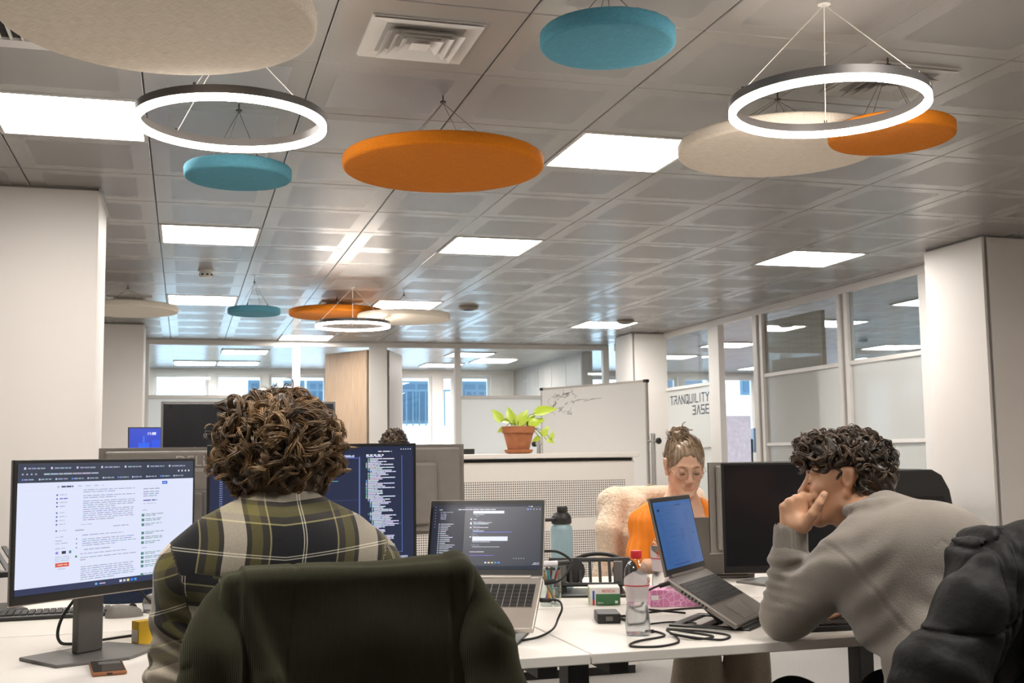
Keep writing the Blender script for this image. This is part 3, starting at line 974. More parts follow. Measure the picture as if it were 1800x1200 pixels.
# wedge shaped cabinet: outline in the front plane, extruded backwards
outl = [(-.33, 0), (.24, 0), (.29, .10), (.295, .42), (.265, .56), (.205, .655), (.13, .69), (-.30, .69), (-.33, .60)]
Mx = Matrix.Rotation(PI / 2, 4, 'X')
MB().prism(outl, -.40, .0, Mx).build('cabinet', 'speaker_black', ls, bevel=.012)
MB().add([(-.31, -.002, .60), (-.31, .40, .692), (.125, .40, .692), (.125, .10, .692), (-.04, -.002, .60)],
         [(0, 4, 3, 2, 1)]).build('top_plate', 'speaker_top', ls)
MB().prism([(-.28, .05), (.2, .05), (.24, .12), (.24, .42), (.2, .52), (-.28, .52)], .001, .012, Mx).build('grille', 'rubber_black', ls, bevel=.004)
MB().bb(-.07, .03, .18, .26, .691, .696).build('handle_recess', 'dark_void', ls, bevel=.003)
bs = thing('speaker_table', 'low black table hidden under the loudspeaker', 'table', (4.42, 6.38, 0), .12)
MB().bb(-.4, .4, -.28, .28, .37, .4).build('tabletop', 'plastic_grey', bs, bevel=.003)
for sx in (-1, 1):
    for sy in (-1, 1):
        MB().bb(sx * .36 - .02, sx * .36 + .02, sy * .24 - .02, sy * .24 + .02, 0, .37).build('leg', 'metal_black', bs)

# ================================================================== SCREENS
def ui_material(name, strength):
    m, nt, b = new_mat(name)
    at = nt.nodes.new('ShaderNodeAttribute'); at.attribute_name = 'Col'
    b.inputs['Base Color'].default_value = (.01, .01, .012, 1)
    b.inputs['Roughness'].default_value = .3
    nt.links.new(at.outputs['Color'], b.inputs['Emission Color'])
    b.inputs['Emission Strength'].default_value = strength
    return m
ui_material('screen_lit', 1.0)
ui_material('screen_dim', .62)

def ui(name, rects, W, H, parent, mat_name='screen_lit', off=.0006, stuff=True):
    """rects: (u0, v0, u1, v1, rgb) with v downwards, 0..1 of the screen; joined as one printed layer"""
    n = len(rects)
    vs, fs = [], []
    for (u0, v0, u1, v1, c) in rects:
        k = len(vs)
        vs += [((u0 - .5) * W, -off, (.5 - v1) * H), ((u1 - .5) * W, -off, (.5 - v1) * H), ((u1 - .5) * W, -off, (.5 - v0) * H), ((u0 - .5) * W, -off, (.5 - v0) * H)]
        fs.append((k, k + 1, k + 2, k + 3))
    me = bpy.data.meshes.new(name)
    me.from_pydata(vs, [], fs)
    me.materials.append(MATS[mat_name])
    ca = me.color_attributes.new('Col', 'FLOAT_COLOR', 'CORNER')
    arr = np.ones((n * 4, 4), np.float32)
    for i, r in enumerate(rects):
        arr[i * 4:i * 4 + 4, :3] = lin(r[4])
    ca.data.foreach_set('color', arr.ravel())
    ob = link(name, me, parent)
    if stuff:
        ob['kind'] = 'stuff'
    return ob

def words(rects, rnd, u0, u1, v, h, col, fill=1.0, wmin=.012, wmax=.05, gap=.006):
    u = u0
    end = u0 + (u1 - u0) * fill
    while u < end - .004:
        w = min(rnd.uniform(wmin, wmax), end - u)
        c = tuple(max(0, min(255, int(x + rnd.uniform(-12, 12)))) for x in col)
        rects.append((u, v, u + w, v + h, c))
        u += w + gap

def web_page():
    r = random.Random(3)
    R = []
    txt, lite = (158, 165, 195), (188, 194, 218)
    # browser chrome
    for k in range(7):
        u = .03 + k * .135
        R.append((u, .030, u + .010, .047, (200, 205, 225)))
        words(R, r, u + .02, u + .115, .034, .011, (150, 158, 180), .9, .01, .03, .004)
    for k in range(4): R.append((.02 + k * .022, .078, .028 + k * .022, .09, (170, 178, 195)))
    words(R, r, .13, .42, .079, .012, (170, 178, 200), 1, .02, .06, .003)
    for k in range(4): R.append((.90 + k * .022, .075, .908 + k * .022, .09, (220, 225, 235)))
    for k in range(11):
        u = .02 + k * .085
        R.append((u, .118, u + .008, .132, (190, 200, 235) if k % 3 else (90, 130, 230)))
        words(R, r, u + .012, u + .07, .12, .010, (150, 160, 185), .9, .01, .03, .004)
    # header
    R.append((.2, .178, .212, .196, (190, 190, 205))); words(R, r, .222, .285, .180, .013, (70, 70, 110), 1, .02, .03, .003)
    words(R, r, .31, .45, .181, .009, lite, 1, .02, .03, .02)
    R.append((.80, .168, .832, .193, (40, 90, 210))); R.append((.806, .177, .826, .184, (230, 236, 255)))
    # sidebar
    for k, v in enumerate((.245, .275, .305, .335, .385, .415, .445, .475, .525)):
        R.append((.197, v, .205, v + .012, (95, 90, 160))); words(R, r, .215, .26, v + .001, .008, (90, 90, 190) if k == 1 else lite, .6 + .4 * r.random(), .01, .03, .004)
    for k, v in enumerate((.575, .605, .625, .665)): words(R, r, .197, .27, v, .008, lite, .5 + .5 * r.random())
    R += [(.20, .692, .214, .712, (150, 130, 220)), (.232, .69, .254, .712, (50, 50, 70)), (.27, .69, .282, .712, (60, 130, 150))]
    for v in (.73, .745, .76): words(R, r, .197, .275, v, .007, lite)
    R.append((.2, .78, .272, .812, (216, 92, 70))); words(R, r, .212, .262, .792, .008, (250, 220, 215))
    words(R, r, .215, .255, .825, .006, lite)
    # answer column
    def para(v0, n, u0=.34, u1=.645, dv=.0165, last=.6, col=txt):
        for k in range(n):
            words(R, r, u0, u1, v0 + k * dv, .0062, col, last if k == n - 1 else r.uniform(.92, 1))
        return v0 + n * dv
    para(.215, 2); para(.262, 2); para(.305, 4); para(.372, 6)
    words(R, r, .33, .39, .49, .007, lite); words(R, r, .51, .60, .518, .007, txt)
    words(R, r, .30, .35, .532, .009, txt)
    para(.575, 1, last=.75); para(.608, 4); words(R, r, .35, .5, .69, .007, txt); para(.722, 1, .33, .645, last=.85); para(.752, 1, .33, .645, last=1); para(.77, 1, .33, .38)
    para(.826, 7, .335, .645)
    for v in (.6, .635, .668): R.append((.306, v, .312, v + .010, (110, 115, 150)))
    R.append((.303, .735, .314, .75, (50, 140, 90)))
    # right column
    for v in (.225, .25, .268, .286): words(R, r, .685, .79, v, .0075, txt, r.uniform(.8, 1))
    words(R, r, .685, .77, .322, .009, (80, 90, 150)); words(R, r, .685, .76, .35, .007, lite)
    words(R, r, .68, .71, .405, .007, lite)
    for v in (.44, .48, .52, .59, .63, .67, .76, .795, .83, .865, .935):
        R.append((.677, v, .693, v + .021, (24, 110, 96))); R.append((.681, v + .008, .689, v + .013, (210, 235, 228)))
        words(R, r, .70, .82, v, .0065, (140, 165, 170), r.uniform(.7, 1)); words(R, r, .70, .82, v + .013, .0065, (140, 165, 170), r.uniform(.3, .9))
    words(R, r, .68, .71, .72, .007, lite)
    # task bar
    R.append((.415, .968, .428, .984, (110, 180, 250))); words(R, r, .44, .475, .972, .009, (190, 200, 220))
    for k, c in enumerate(((220, 225, 240), (200, 200, 210), (240, 220, 130), (60, 130, 230), (70, 150, 240))):
        R.append((.553 + k * .0215, .966, .567 + k * .0215, .985, c))
    B = [(0, 0, 1, .150, (52, 60, 78)), (0, .150, 1, .950, (222, 228, 250)), (0, .950, 1, 1, (42, 52, 86))]
    B.append((0, .205, 1, .2065, (205, 210, 232)))
    return B, R

def code_page():
    r = random.Random(8)
    R = []
    B = [(0, 0, 1, 1, (36, 44, 70)), (0, .0, 1, .055, (44, 50, 72)), (0, .965, .9, 1, (60, 70, 120)), (.62, .965, .97, 1, (205, 212, 240))]
    for k in range(6): words(R, r, .03 + k * .1, .11 + k * .1, .018, .010, (190, 200, 225), .8)
    words(R, r, .02, .1, .06, .008, (150, 160, 220)); words(R, r, .55, .70, .075, .010, (190, 200, 230), 1); R.append((.1, .098, .72, .104, (96, 100, 190)))
    words(R, r, .5, .7, .086, .008, (180, 190, 240))
    for k in range(5): R.append((.935 + k * .012, .022, .94 + k * .012, .030, (220, 225, 235)))
    words(R, r, .82, .96, .04, .009, (220, 225, 235), .5); words(R, r, .76, .86, .07, .012, (235, 238, 250), .9, .008, .02, .006); words(R, r, .76, .84, .085, .010, (200, 205, 240), 1)
    # editor, indented lines with guides
    v = .12
    ind = 0
    while v < .95:
        ind = max(0, min(5, ind + r.choice((-1, 0, 0, 1))))
        if r.random() < .85:
            words(R, r, .10 + ind * .022, .10 + ind * .022 + r.uniform(.08, .30), v, .009, r.choice(((150, 170, 235), (200, 208, 240), (120, 190, 220), (190, 150, 220), (160, 200, 160))), 1, .01, .05, .005)
        R.append((.045, v, .06, v + .008, (120, 128, 170)))
        v += .0185
    for k in range(1, 4): R.append((.10 + k * .022, .25, .1012 + k * .022, .9, (74, 84, 130)))
    R.append((.55, .30, .62, .304, (130, 200, 210))); R.append((.5, .47, .72, .472, (80, 90, 150)))
    R += [(.723, .09, .729, .97, (104, 128, 190)), (.94, .08, .943, .93, (90, 120, 190)), (.73, .68, .94, .683, (96, 120, 180)), (.73, .93, .945, .934, (96, 120, 180))]
    # project tree
    v = .105
    lev = 1
    while v < .92:
        lev = max(0, min(3, lev + r.choice((-1, 0, 0, 0, 0, 1))))
        u = .758 + lev * .010
        R.append((u, v, u + .006, v + .008, r.choice(((120, 170, 230), (140, 210, 170), (220, 220, 235)))))
        words(R, r, u + .010, u + r.uniform(.05, .15), v, .0085, (215, 220, 240), 1, .03, .08, .002)
        v += .0128
    words(R, r, .8, .95, .955, .010, (140, 180, 230), .8)
    return B, R

def chat_page():
    r = random.Random(12)
    R = []
    B = [(0, 0, 1, 1, (34, 40, 58)), (0, 0, .30, .95, (46, 49, 60)), (0, .0, 1, .035, (40, 44, 58)), (0, .945, 1, 1, (32, 42, 58))]
    for k in range(8): R.append((.022, .03 + k * .045, .031, .044 + k * .045, (120, 126, 160)))
    words(R, r, .06, .10, .075, .011, (200, 205, 220)); words(R, r, .07, .2, .115, .008, (170, 175, 195), .9)
    for k in range(4): words(R, r, .075, .14, .145 + k * .025, .009, (180, 185, 205), .8)
    for k in range(20):
        v = .30 + k * .0295
        R.append((.062 - .0, v, .072, v + .012, (214, 218, 232))); words(R, r, .08, .08 + r.uniform(.05, .15), v + .001, .010, (205, 210, 225), 1, .03, .07, .002)
    words(R, r, .235, .58, .072, .012, (220, 225, 240), 1, .02, .06, .006)
    R += [(.88, .03, .90, .036, (190, 195, 210)), (.905, .025, .915, .042, (240, 242, 250)), (.865, .068, .885, .088, (90, 140, 235))]
    for k in range(4): R.append((.895 + k * .028, .072, .905 + k * .028, .084, (190, 196, 215)))
    R.append((.375, .1, .66, .142, (228, 232, 250)))
    words(R, r, .38, .48, .155, .008, (180, 186, 210)); words(R, r, .40, .43, .178, .008, (160, 166, 190))
    for v, w in ((.225, .03), (.28, .17), (.30, .14), (.355, .14), (.41, .1)):
        if w > .1 or v == .225: R.append((.352, v - .006, .366, v + .016, (230, 232, 240)))
        words(R, r, .38, .38 + w, v, .010, (205, 212, 235), 1, .03, .08, .003)
    for v in (.262, .335, .388, .46, .49, .63): words(R, r, .37, .37 + r.uniform(.05, .1), v, .007, (150, 156, 180))
    R.append((.378, .428, .735, .437, (96, 112, 214))); R.append((.378, .50, .70, .568, (226, 231, 250)))
    R.append((.352, .495, .366, .517, (230, 232, 240)))
    words(R, r, .378, .54, .578, .009, (190, 196, 215), 1, .03, .08, .003); words(R, r, .38, .63, .655, .008, (190, 196, 215), 1, .04, .1, .002)
    words(R, r, .36, .49, .73, .010, (200, 206, 225), 1, .03, .08, .003); R.append((.36, .785, .58, .794, (120, 100, 200)))
    for k in range(5): R.append((.76 + k * .022, .83, .768 + k * .022, .842, (170, 176, 196)))
    for k, c in enumerate(((220, 225, 240), (225, 210, 200), (235, 205, 90), (60, 150, 210), (70, 150, 240))): R.append((.50 + k * .03, .90 - .012, .518 + k * .03, .922 - .012, c))
    words(R, r, .94, .99, .9, .01, (190, 196, 210)); words(R, r, .93, .99, .918, .01, (190, 196, 210))
    return B, R

def spreadsheet_page():
    r = random.Random(21)
    R = []
    B = [(0, 0, 1, 1, (66, 116, 184))]
    B.append((0, 0, 1, .05, (72, 122, 190)))
    for k in range(3): words(R, r, .05, .95, .07 + k * .03, .008, (56, 98, 160), r.uniform(.5, .9))
    R.append((.07, .105, .13, .145, (22, 50, 120)))
    words(R, r, .55, .8, .06, .02, (26, 56, 110), .6)
    for k in range(26):
        v = .17 + k * .03
        words(R, r, .08, .2, v, .008, (44, 84, 145), r.uniform(.3, 1)); 
        if k % 3 == 0: words(R, r, .25, .5, v, .008, (44, 84, 145), r.uniform(.3, 1))
        words(R, r, .74, .92, v, .008, (44, 84, 145), r.uniform(.2, .9))
        if k in (9, 10, 11, 12, 13, 14): words(R, r, .57, .66, v, .010, (30, 62, 120), r.uniform(.3, 1))
    R.append((.86, .52, .9, .545, (24, 50, 110)))
    words(R, r, .2, .9, .95, .012, (30, 62, 120), .6)
    return B, R

def monitor(label, loc, yaw, W, H, page=None, zc=1.05, logo=False, tall=.02, stand=True, tilt=0.0, mt='screen_lit', back='plastic_taupe'):
    """loc: middle of the screen face in plan; stand behind it on the desk"""
    o = thing('monitor', label, 'monitor', (loc[0], loc[1], DZ), yaw)
    zc = zc - DZ
    be = .008
    MB().bb(-W / 2, W / 2, .0, .008, zc - H / 2, zc + H / 2).build('bezel', 'plastic_black', o, bevel=.002)
    MB().bb(-W / 2 + .0005, W / 2 - .0005, .008, .0125, zc - H / 2 + .0005, zc + H / 2 - .0005).build('rear_plate', back, o)
    MB().bb(-W / 2 + .022, W / 2 - .022, .0125, .034, zc - H / 2 + .012, zc + H / 2 - .012).build('rear_shell', back, o, bevel=.008)
    MB().bb(-W * .28, W * .28, .034, .058, zc - H * .38, zc + H * .30).build('electronics_cover', back, o, bevel=.012)
    MB().bb(-W / 2 - .0012, W / 2 + .0012, .003, .010, zc - H / 2 - .0025, zc - H / 2).build('chin_strip', 'silver_alu', o)
    sw, sh = W - 2 * be, H - be - tall
    sz = zc + (tall - be) / 2
    sc = MB().bb(-sw / 2, sw / 2, -.0006, .0002, sz - sh / 2, sz + sh / 2).build('screen', 'screen_off', o)
    if page:
        Bk, R = page()
        s1 = ui('screen_background', Bk, sw, sh, sc, mt, .0009)
        s1.location = (0, 0, sz)
        s2 = ui('screen_text', R, sw, sh, sc, mt, .0012)
        s2.location = (0, 0, sz)
    if stand:
        ht = zc - .02
        nk = MB().bb(-.038, .038, .066, .088, .008, ht + .045).build('stand_neck', 'plastic_grey', o, bevel=.004)
        MB().bb(-.05, .05, .056, .068, ht - .05, ht + .05).build('vesa_plate', 'plastic_grey', nk, bevel=.003)
        MB().prism([(-.13, .16), (-.155, -.01), (0, -.075), (.155, -.01), (.13, .16)], 0, .008).build('stand_base', 'plastic_grey', o, bevel=.002)
    if logo:
        me = text_mesh('DELL', .050, .0006)
        me.materials.append(MATS['silver_alu'])
        lo = link('logo', me, o, (0, .0345, zc + .125), (PI / 2, 0, PI))
        lo['label'] = 'silver DELL lettering'
    return o
monitor('lit monitor with a white web page at the far left', (-.169, 2.967), .747, .54, .325, web_page, 1.055)
monitor('lit monitor with dark code behind the curly head', (.326, 3.0), -.006, .54, .325, code_page, 1.087)
m3 = monitor('back of a grey monitor with DELL lettering behind the web page monitor', (.03, 3.95), PI - .1, .60, .345, None, 1.082, logo=True)
m4 = monitor('back of a grey monitor right of the code screen', (.73, 4.10), PI + .12, .54, .325, None, 1.095)
monitor('switched off black monitor left of the face of the person in grey', (1.795, 3.04), -.25, .52, .325, None, 1.02, tall=.02)
monitor('back of a grey monitor at the edge of the black monitor', (2.095, 3.82), PI + .12, .54, .325, None, 1.015)
# ================================================================== THINGS ON THE DESKS
mat('key_black', (0.03, 0.029, 0.028), .5, noise=(60, .1))
def laptop(label, hinge_c, yaw, W, D, H, slope, lean, page, shell, mt, keys_pad=True):
    """hinge_c: middle of the hinge line; base falls towards the user by slope, lid leans back by lean"""
    o = thing('laptop', label, 'laptop', hinge_c, yaw)
    Mb = Matrix.Rotation(slope, 4, 'X')
    def place(ob, M):
        ob.matrix_local = M
        return ob
    base = place(MB().bb(-W / 2, W / 2, -D, 0, -.014, 0).build('base', shell, o, bevel=.004), Mb)
    kb = MB().bb(-W * .46, W * .46, -D * .60, -D * .14, .0001, .0012).build('key_bed', shell, base)
    n = 15 if keys_pad else 14
    kw = W * .91 / n
    kd = D * .45 / 6
    me = MB().bb(-kw * .44, kw * .44, -kd * .43, kd * .43, 0, .0016).mesh('key', 'key_black')
    wide = MB().bb(-kw * 2.4, kw * 2.4, -kd * .43, kd * .43, 0, .0016).mesh('key', 'key_black')
    for r_ in range(6):
        for c in range(n):
            if r_ == 5 and 4 <= c <= 8:
                if c == 6: link('key', wide, base, (-W * .455 + (c + .5) * kw, -D * .145 - (r_ + .5) * kd, .0012))
                continue
            link('key', me, base, (-W * .455 + (c + .5) * kw, -D * .145 - (r_ + .5) * kd, .0012))
    MB().bb(-W * .20, W * .14, -D * .95, -D * .66, .0001, .0008).build('touchpad', 'plastic_taupe' if shell == 'grey_alu' else shell, base, bevel=.0005)
    for k in range(8):
        MB().bb(-W / 2 - .0006, -W / 2 + .001, -D * .25 - k * .011, -D * .25 - k * .011 + .006, -.011, -.004).build('vent_slot', 'dark_void', base)
    MB().tube([(-W * .4, .002, .001), (W * .4, .002, .001)], .006, 10).build('hinge', shell, o)
    Ml = Matrix.Rotation(-lean, 4, 'X')
    lid = place(MB().bb(-W / 2, W / 2, .001, .008, .004, H).build('lid', shell, o, bevel=.002), Ml)
    MB().bb(-W / 2 + .002, W / 2 - .002, -.0006, .001, .006, H - .002).build('bezel', 'plastic_black', lid)
    sw, sh = W - .018, H - .036
    sc = MB().bb(-sw / 2, sw / 2, -.001, -.0006, .022, .022 + sh).build('screen', 'screen_off', lid)
    Bk, R = page()
    for nm, q, off in (('screen_background', Bk, .0013), ('screen_text', R, .0016)):
        s = ui(nm, q, sw, sh, sc, mt, off)
        s.location = (0, 0, .022 + sh / 2)
    MB().lathe([(.002, 0), (.002, .0004)], 8).build('webcam', 'dark_void', lid, (0, -.0008, H - .007), (PI / 2, 0, 0))
    return o
HC1 = (.7855, 3.023, .885)
laptop('silver laptop with a dark chat screen beside the green jacket', HC1, -.44, .325, .225, .218, math.radians(28), .34, chat_page, 'silver_alu', 'screen_lit')
HC2 = (1.384, 3.0165, .873)
laptop('grey laptop with a blue screen on a riser before the person in grey', HC2, .797, .325, .224, .222, math.radians(30.5), .21, spreadsheet_page, 'grey_alu', 'screen_dim')

def riser(label, loc, yaw, W, D, hback, hfront, col='plastic_black'):
    """folding laptop riser: base frame on the desk, two struts, sloping tray, two hooks"""
    o = thing('laptop_riser', label, 'laptop stand', loc, yaw)
    base = MB()
    for x in (-W / 2, W / 2 - .03): base.bb(x, x + .03, -D / 2 - .05, D / 2 + .02, 0, .006)
    for y in (-D / 2 - .05, -.012, D / 2 - .01): base.bb(-W / 2 + .03, W / 2 - .03, y, y + .03, 0, .006)
    base.build('base_frame', col, o, bevel=.004)
    for sx in (-1, 1):
        MB().box((0, 0, 0), (.022, .010, math.hypot(hback - .02, .10))).build('strut', col, o, (sx * W * .32, D / 2 - .07, (hback) / 2), (math.atan2(-.10, hback - .02), 0, 0), bevel=.003)
        MB().bb(sx * W * .32 - .012, sx * W * .32 + .012, -D / 2 - .004, -D / 2 + .006, hfront - .004, hfront + .006).build('hook', col, o, bevel=.003)
    ang = math.atan2(hback - hfront, D)
    L = math.hypot(D, hback - hfront)
    tray = MB()
    for x in (-W / 2, -W * .18, W * .18 - .025, W / 2 - .025): tray.bb(x, x + .025, 0, L, -.005, .004)
    for y in (0, L * .5, L - .025): tray.bb(-W / 2 + .025, W / 2 - .025, y, y + .025, -.004, .003)
    tray.build('tray', col, o, (0, -D / 2, hfront), (ang, 0, 0), bevel=.003)
    return o
def dirs(yaw):
    return Vector((math.sin(yaw), -math.cos(yaw), 0))
for hc, yw, sl, lb in ((HC1, -.44, 28, 'black folding riser under the silver laptop'), (HC2, .797, 30.5, 'black folding riser under the grey laptop')):
    n = dirs(yw)
    c = Vector(hc) + n * .085
    tn = math.tan(math.radians(sl))
    zb, zf = (hc[2] - t * tn - .024 - DZ for t in (.005, .165))
    riser(lb, (c.x, c.y, DZ), yw, .25, .16, zb, max(.010, zf))

# ---- spare riser with headphones behind it
sr = thing('laptop_riser', 'empty black slotted laptop riser beside the green box', 'laptop stand', (1.335, 3.70, DZ), -.32)
MB().bb(-.12, .12, -.10, .10, 0, .010).build('base_frame', 'plastic_black', sr, bevel=.006)
for sx in (-1, 1):
    MB().box((0, 0, 0), (.03, .010, .11)).build('strut', 'plastic_grey', sr, (sx * .095, -.02, .06), (.25, 0, 0), bevel=.003)
tr = MB().bb(-.14, .14, -.004, .004, 0, .014).bb(-.14, .14, -.004, .004, .10, .115).build('tray_edge', 'plastic_black', sr, (0, -.03, .03), (-.7, 0, 0), bevel=.003)
for k in range(9):
    MB().bb(-.135 + k * .033, -.125 + k * .033, -.003, .003, .012, .102).build('tray_slat', 'plastic_black', sr, (0, -.03, .03), (-.7, 0, 0))
mat('gloss_black', (0.008, 0.008, 0.009), .08, coat=.6, noise=(10, .1))
hp = thing('headphones', 'glossy black headphones lying inside the empty riser', 'headphones', (1.40, 3.80, DZ), -.3)
for sx in (-1, 1):
    cu = MB().lathe([(.012, -.022), (.030, -.018), (.04, 0), (.036, .014), (.02, .018)], 24).build('ear_cup', 'gloss_black', hp, (sx * .085, -.07, .07), (PI / 2 - .3, 0, sx * .2), smooth=60)
    MB().lathe([(.026, 0), (.042, .004), (.042, .018), (.026, .02)], 24).build('ear_pad', 'rubber_black', cu, (0, 0, .012), smooth=60)
MB().tube([(.11 * math.cos(t), -.07 + .02 * math.sin(t), .07 + .06 * math.sin(t)) for t in np.linspace(0, PI, 18)], .007, 8).build('headband', 'plastic_black', hp, smooth=60)

# ---- steel drinking bottle
mat('bottle_blue', (0.30, 0.43, 0.47), .38, noise=(60, .03), bump=(600, .05))
bo = thing('drinking_bottle', 'pale blue drinking bottle with a black handled lid', 'bottle', (1.30, 3.89, DZ), .3)
MB().lathe([(.036, 0), (.0395, .004), (.0395, .205), (.037, .218), (.030, .226), (.029, .232)], 36).build('body', 'bottle_blue', bo, smooth=40)
ld = MB().lathe([(.034, .228), (.036, .232), (.036, .25), (.030, .262), (.024, .268)], 30).build('lid', 'plastic_black', bo, smooth=40)
MB().lathe([(.017, .262), (.019, .268), (.019, .285), (.016, .29)], 20).build('spout_cap', 'plastic_black', ld, (.004, 0, 0), smooth=40)
MB().bb(-.075, -.02, -.012, .012, .238, .25).build('handle', 'plastic_black', ld, bevel=.004)

# ---- glass of pens
glass_mat('jar_glass', (.90, .93, .92), 1.0)
jr = thing('pen_glass', 'drinking glass full of pens next to the silver laptop', 'pen holder', (1.118, 3.47, DZ))
MB().lathe([(.002, .004), (.029, .004), (.031, .0), (.033, .003), (.036, .05), (.034, .115), (.032, .115), (.034, .05), (.030, .008), (.002, .007)], 28, cap=False).build('glass', 'jar_glass', jr, smooth=50)
PENC = {'pen_orange': (.75, .16, .02), 'pen_blue': (.05, .09, .42), 'pen_yellow': (.62, .38, .06), 'pen_grey': (.18, .17, .17), 'pen_white': (.7, .68, .72), 'pen_red': (.5, .03, .03), 'pen_tan': (.5, .3, .14), 'pen_turquoise': (.05, .35, .4), 'pen_vermilion': (.7, .08, .02)}
for k, c in PENC.items(): mat(k, c, .35, noise=(30, .04))
rp = random.Random(4)
def pen(loc, tip, col, label, L=.14, r=.0042):
    a = Vector(loc); d = (Vector(tip) - a).normalized()
    p = thing('pen', label, 'pen', a, 0, 'pens in the glass')
    e = d * L
    MB().tube([d * .012, e * .94], r, 10).build('barrel', col, p, smooth=50)
    MB().tube([(0, 0, 0), d * .012], [.001, r], 10).build('tip', 'pen_grey', p, smooth=50)
    MB().tube([e * .94, e], [r * 1.1, r * .8], 10).build('end_cap', 'plastic_black', p, smooth=50)
for k in range(9):
    t = k / 9 * 2 * PI
    col = ('pen_orange', 'pen_blue', 'pen_vermilion', 'pen_yellow', 'pen_grey', 'pen_tan', 'pen_turquoise', 'pen_white', 'pen_red')[k]
    q = Vector((1.118, 3.47, DZ))
    pen(q + Vector((.018 * math.cos(t + 2.6), .018 * math.sin(t + 2.6), .010)), q + Vector((.024 * math.cos(t), .024 * math.sin(t), .10)), col,
        '%s pen standing in the glass beside the silver laptop' % col.split('_')[1], L=.105 + .02 * rp.random())
mk = thing('marker_pen', 'black capped marker lying across the pens in the glass', 'marker', (1.118, 3.455, DZ + .130), -.1)
MB().tube([(-.05, 0, 0), (.02, 0, .002)], .009, 12).build('barrel', 'pen_white', mk, smooth=50)
MB().tube([(.02, 0, .002), (.07, 0, .004)], .0085, 12).build('cap', 'plastic_black', mk, smooth=50)

# ---- green tool box carton
mat('carton_green', (0.05, 0.16, 0.065), .5, noise=(20, .05))
mat('carton_lime', (0.33, 0.42, 0.16), .5, noise=(20, .06))
mat('carton_white', (0.72, 0.70, 0.66), .5, noise=(20, .02))
mat('print_red', (0.55, 0.03, 0.025), .5, noise=(20, .03))
mat('print_blue', (0.03, 0.08, 0.4), .5, noise=(20, .03))
mat('print_white', (0.85, 0.85, 0.82), .5, noise=(20, .02))
bx = thing('tool_carton', 'small green and white carton reading BOSCH on the desk', 'box', (1.293, 3.455, DZ), -.30)
MB().bb(-.048, .048, -.045, .045, 0, .055).build('carton', 'carton_white', bx, bevel=.0012)
MB().bb(-.028, .0485, -.0456, -.0448, .001, .035).build('green_print', 'carton_green', bx)
MB().bb(-.0486, -.0478, -.0445, .0445, .001, .054).build('side_print', 'carton_lime', bx)
MB().bb(-.0385, -.032, -.0456, -.0448, .001, .018).build('red_stripe', 'print_red', bx)
MB().bb(-.0385, -.032, -.0457, -.0449, .018, .045).build('blue_stripe', 'print_blue', bx)
MB().bb(-.0492, -.0484, -.01, .012, .02, .038).build('side_picture', 'pen_grey', bx)
for body, size, x, z, mm in (('BOSCH', .0125, .012, .044, 'print_red'), ('Zamo', .008, -.014, .008, 'print_white')):
    me = text_mesh(body, size, .0002)
    me.materials.append(MATS[mm])
    link('lettering', me, bx, (x, -.0462, z), (PI / 2, 0, 0))['label'] = 'lettering reading ' + body
MB().bb(.032, .041, -.0459, -.0452, .006, .014).build('badge', 'print_white', bx)

# ---- water bottles
glass_mat('clear_plastic', (.94, .95, .96), 1.0)
m, nt, b = new_mat('water')
b.inputs['Transmission Weight'].default_value = 1.0
b.inputs['Roughness'].default_value = .02
b.inputs['IOR'].default_value = 1.15
b.inputs['Base Color'].default_value = (.95, .97, .98, 1)
_n = nt.nodes.new('ShaderNodeTexNoise'); _n.inputs['Scale'].default_value = 60
_b = nt.nodes.new('ShaderNodeBump'); _b.inputs['Strength'].default_value = .25
nt.links.new(_n.outputs['Fac'], _b.inputs['Height']); nt.links.new(_b.outputs[0], b.inputs['Normal'])
mat('cap_red', (0.62, 0.03, 0.04), .35, noise=(40, .05))
m, nt, b = new_mat('label_film')
b.inputs['Base Color'].default_value = (.80, .74, .74, 1)
b.inputs['Alpha'].default_value = .72
b.inputs['Roughness'].default_value = .3
_n = nt.nodes.new('ShaderNodeTexNoise'); _n.inputs['Scale'].default_value = 40
_m = nt.nodes.new('ShaderNodeMapRange'); _m.inputs['To Min'].default_value = .62; _m.inputs['To Max'].default_value = .85
nt.links.new(_n.outputs['Fac'], _m.inputs[0]); nt.links.new(_m.outputs[0], b.inputs['Alpha'])
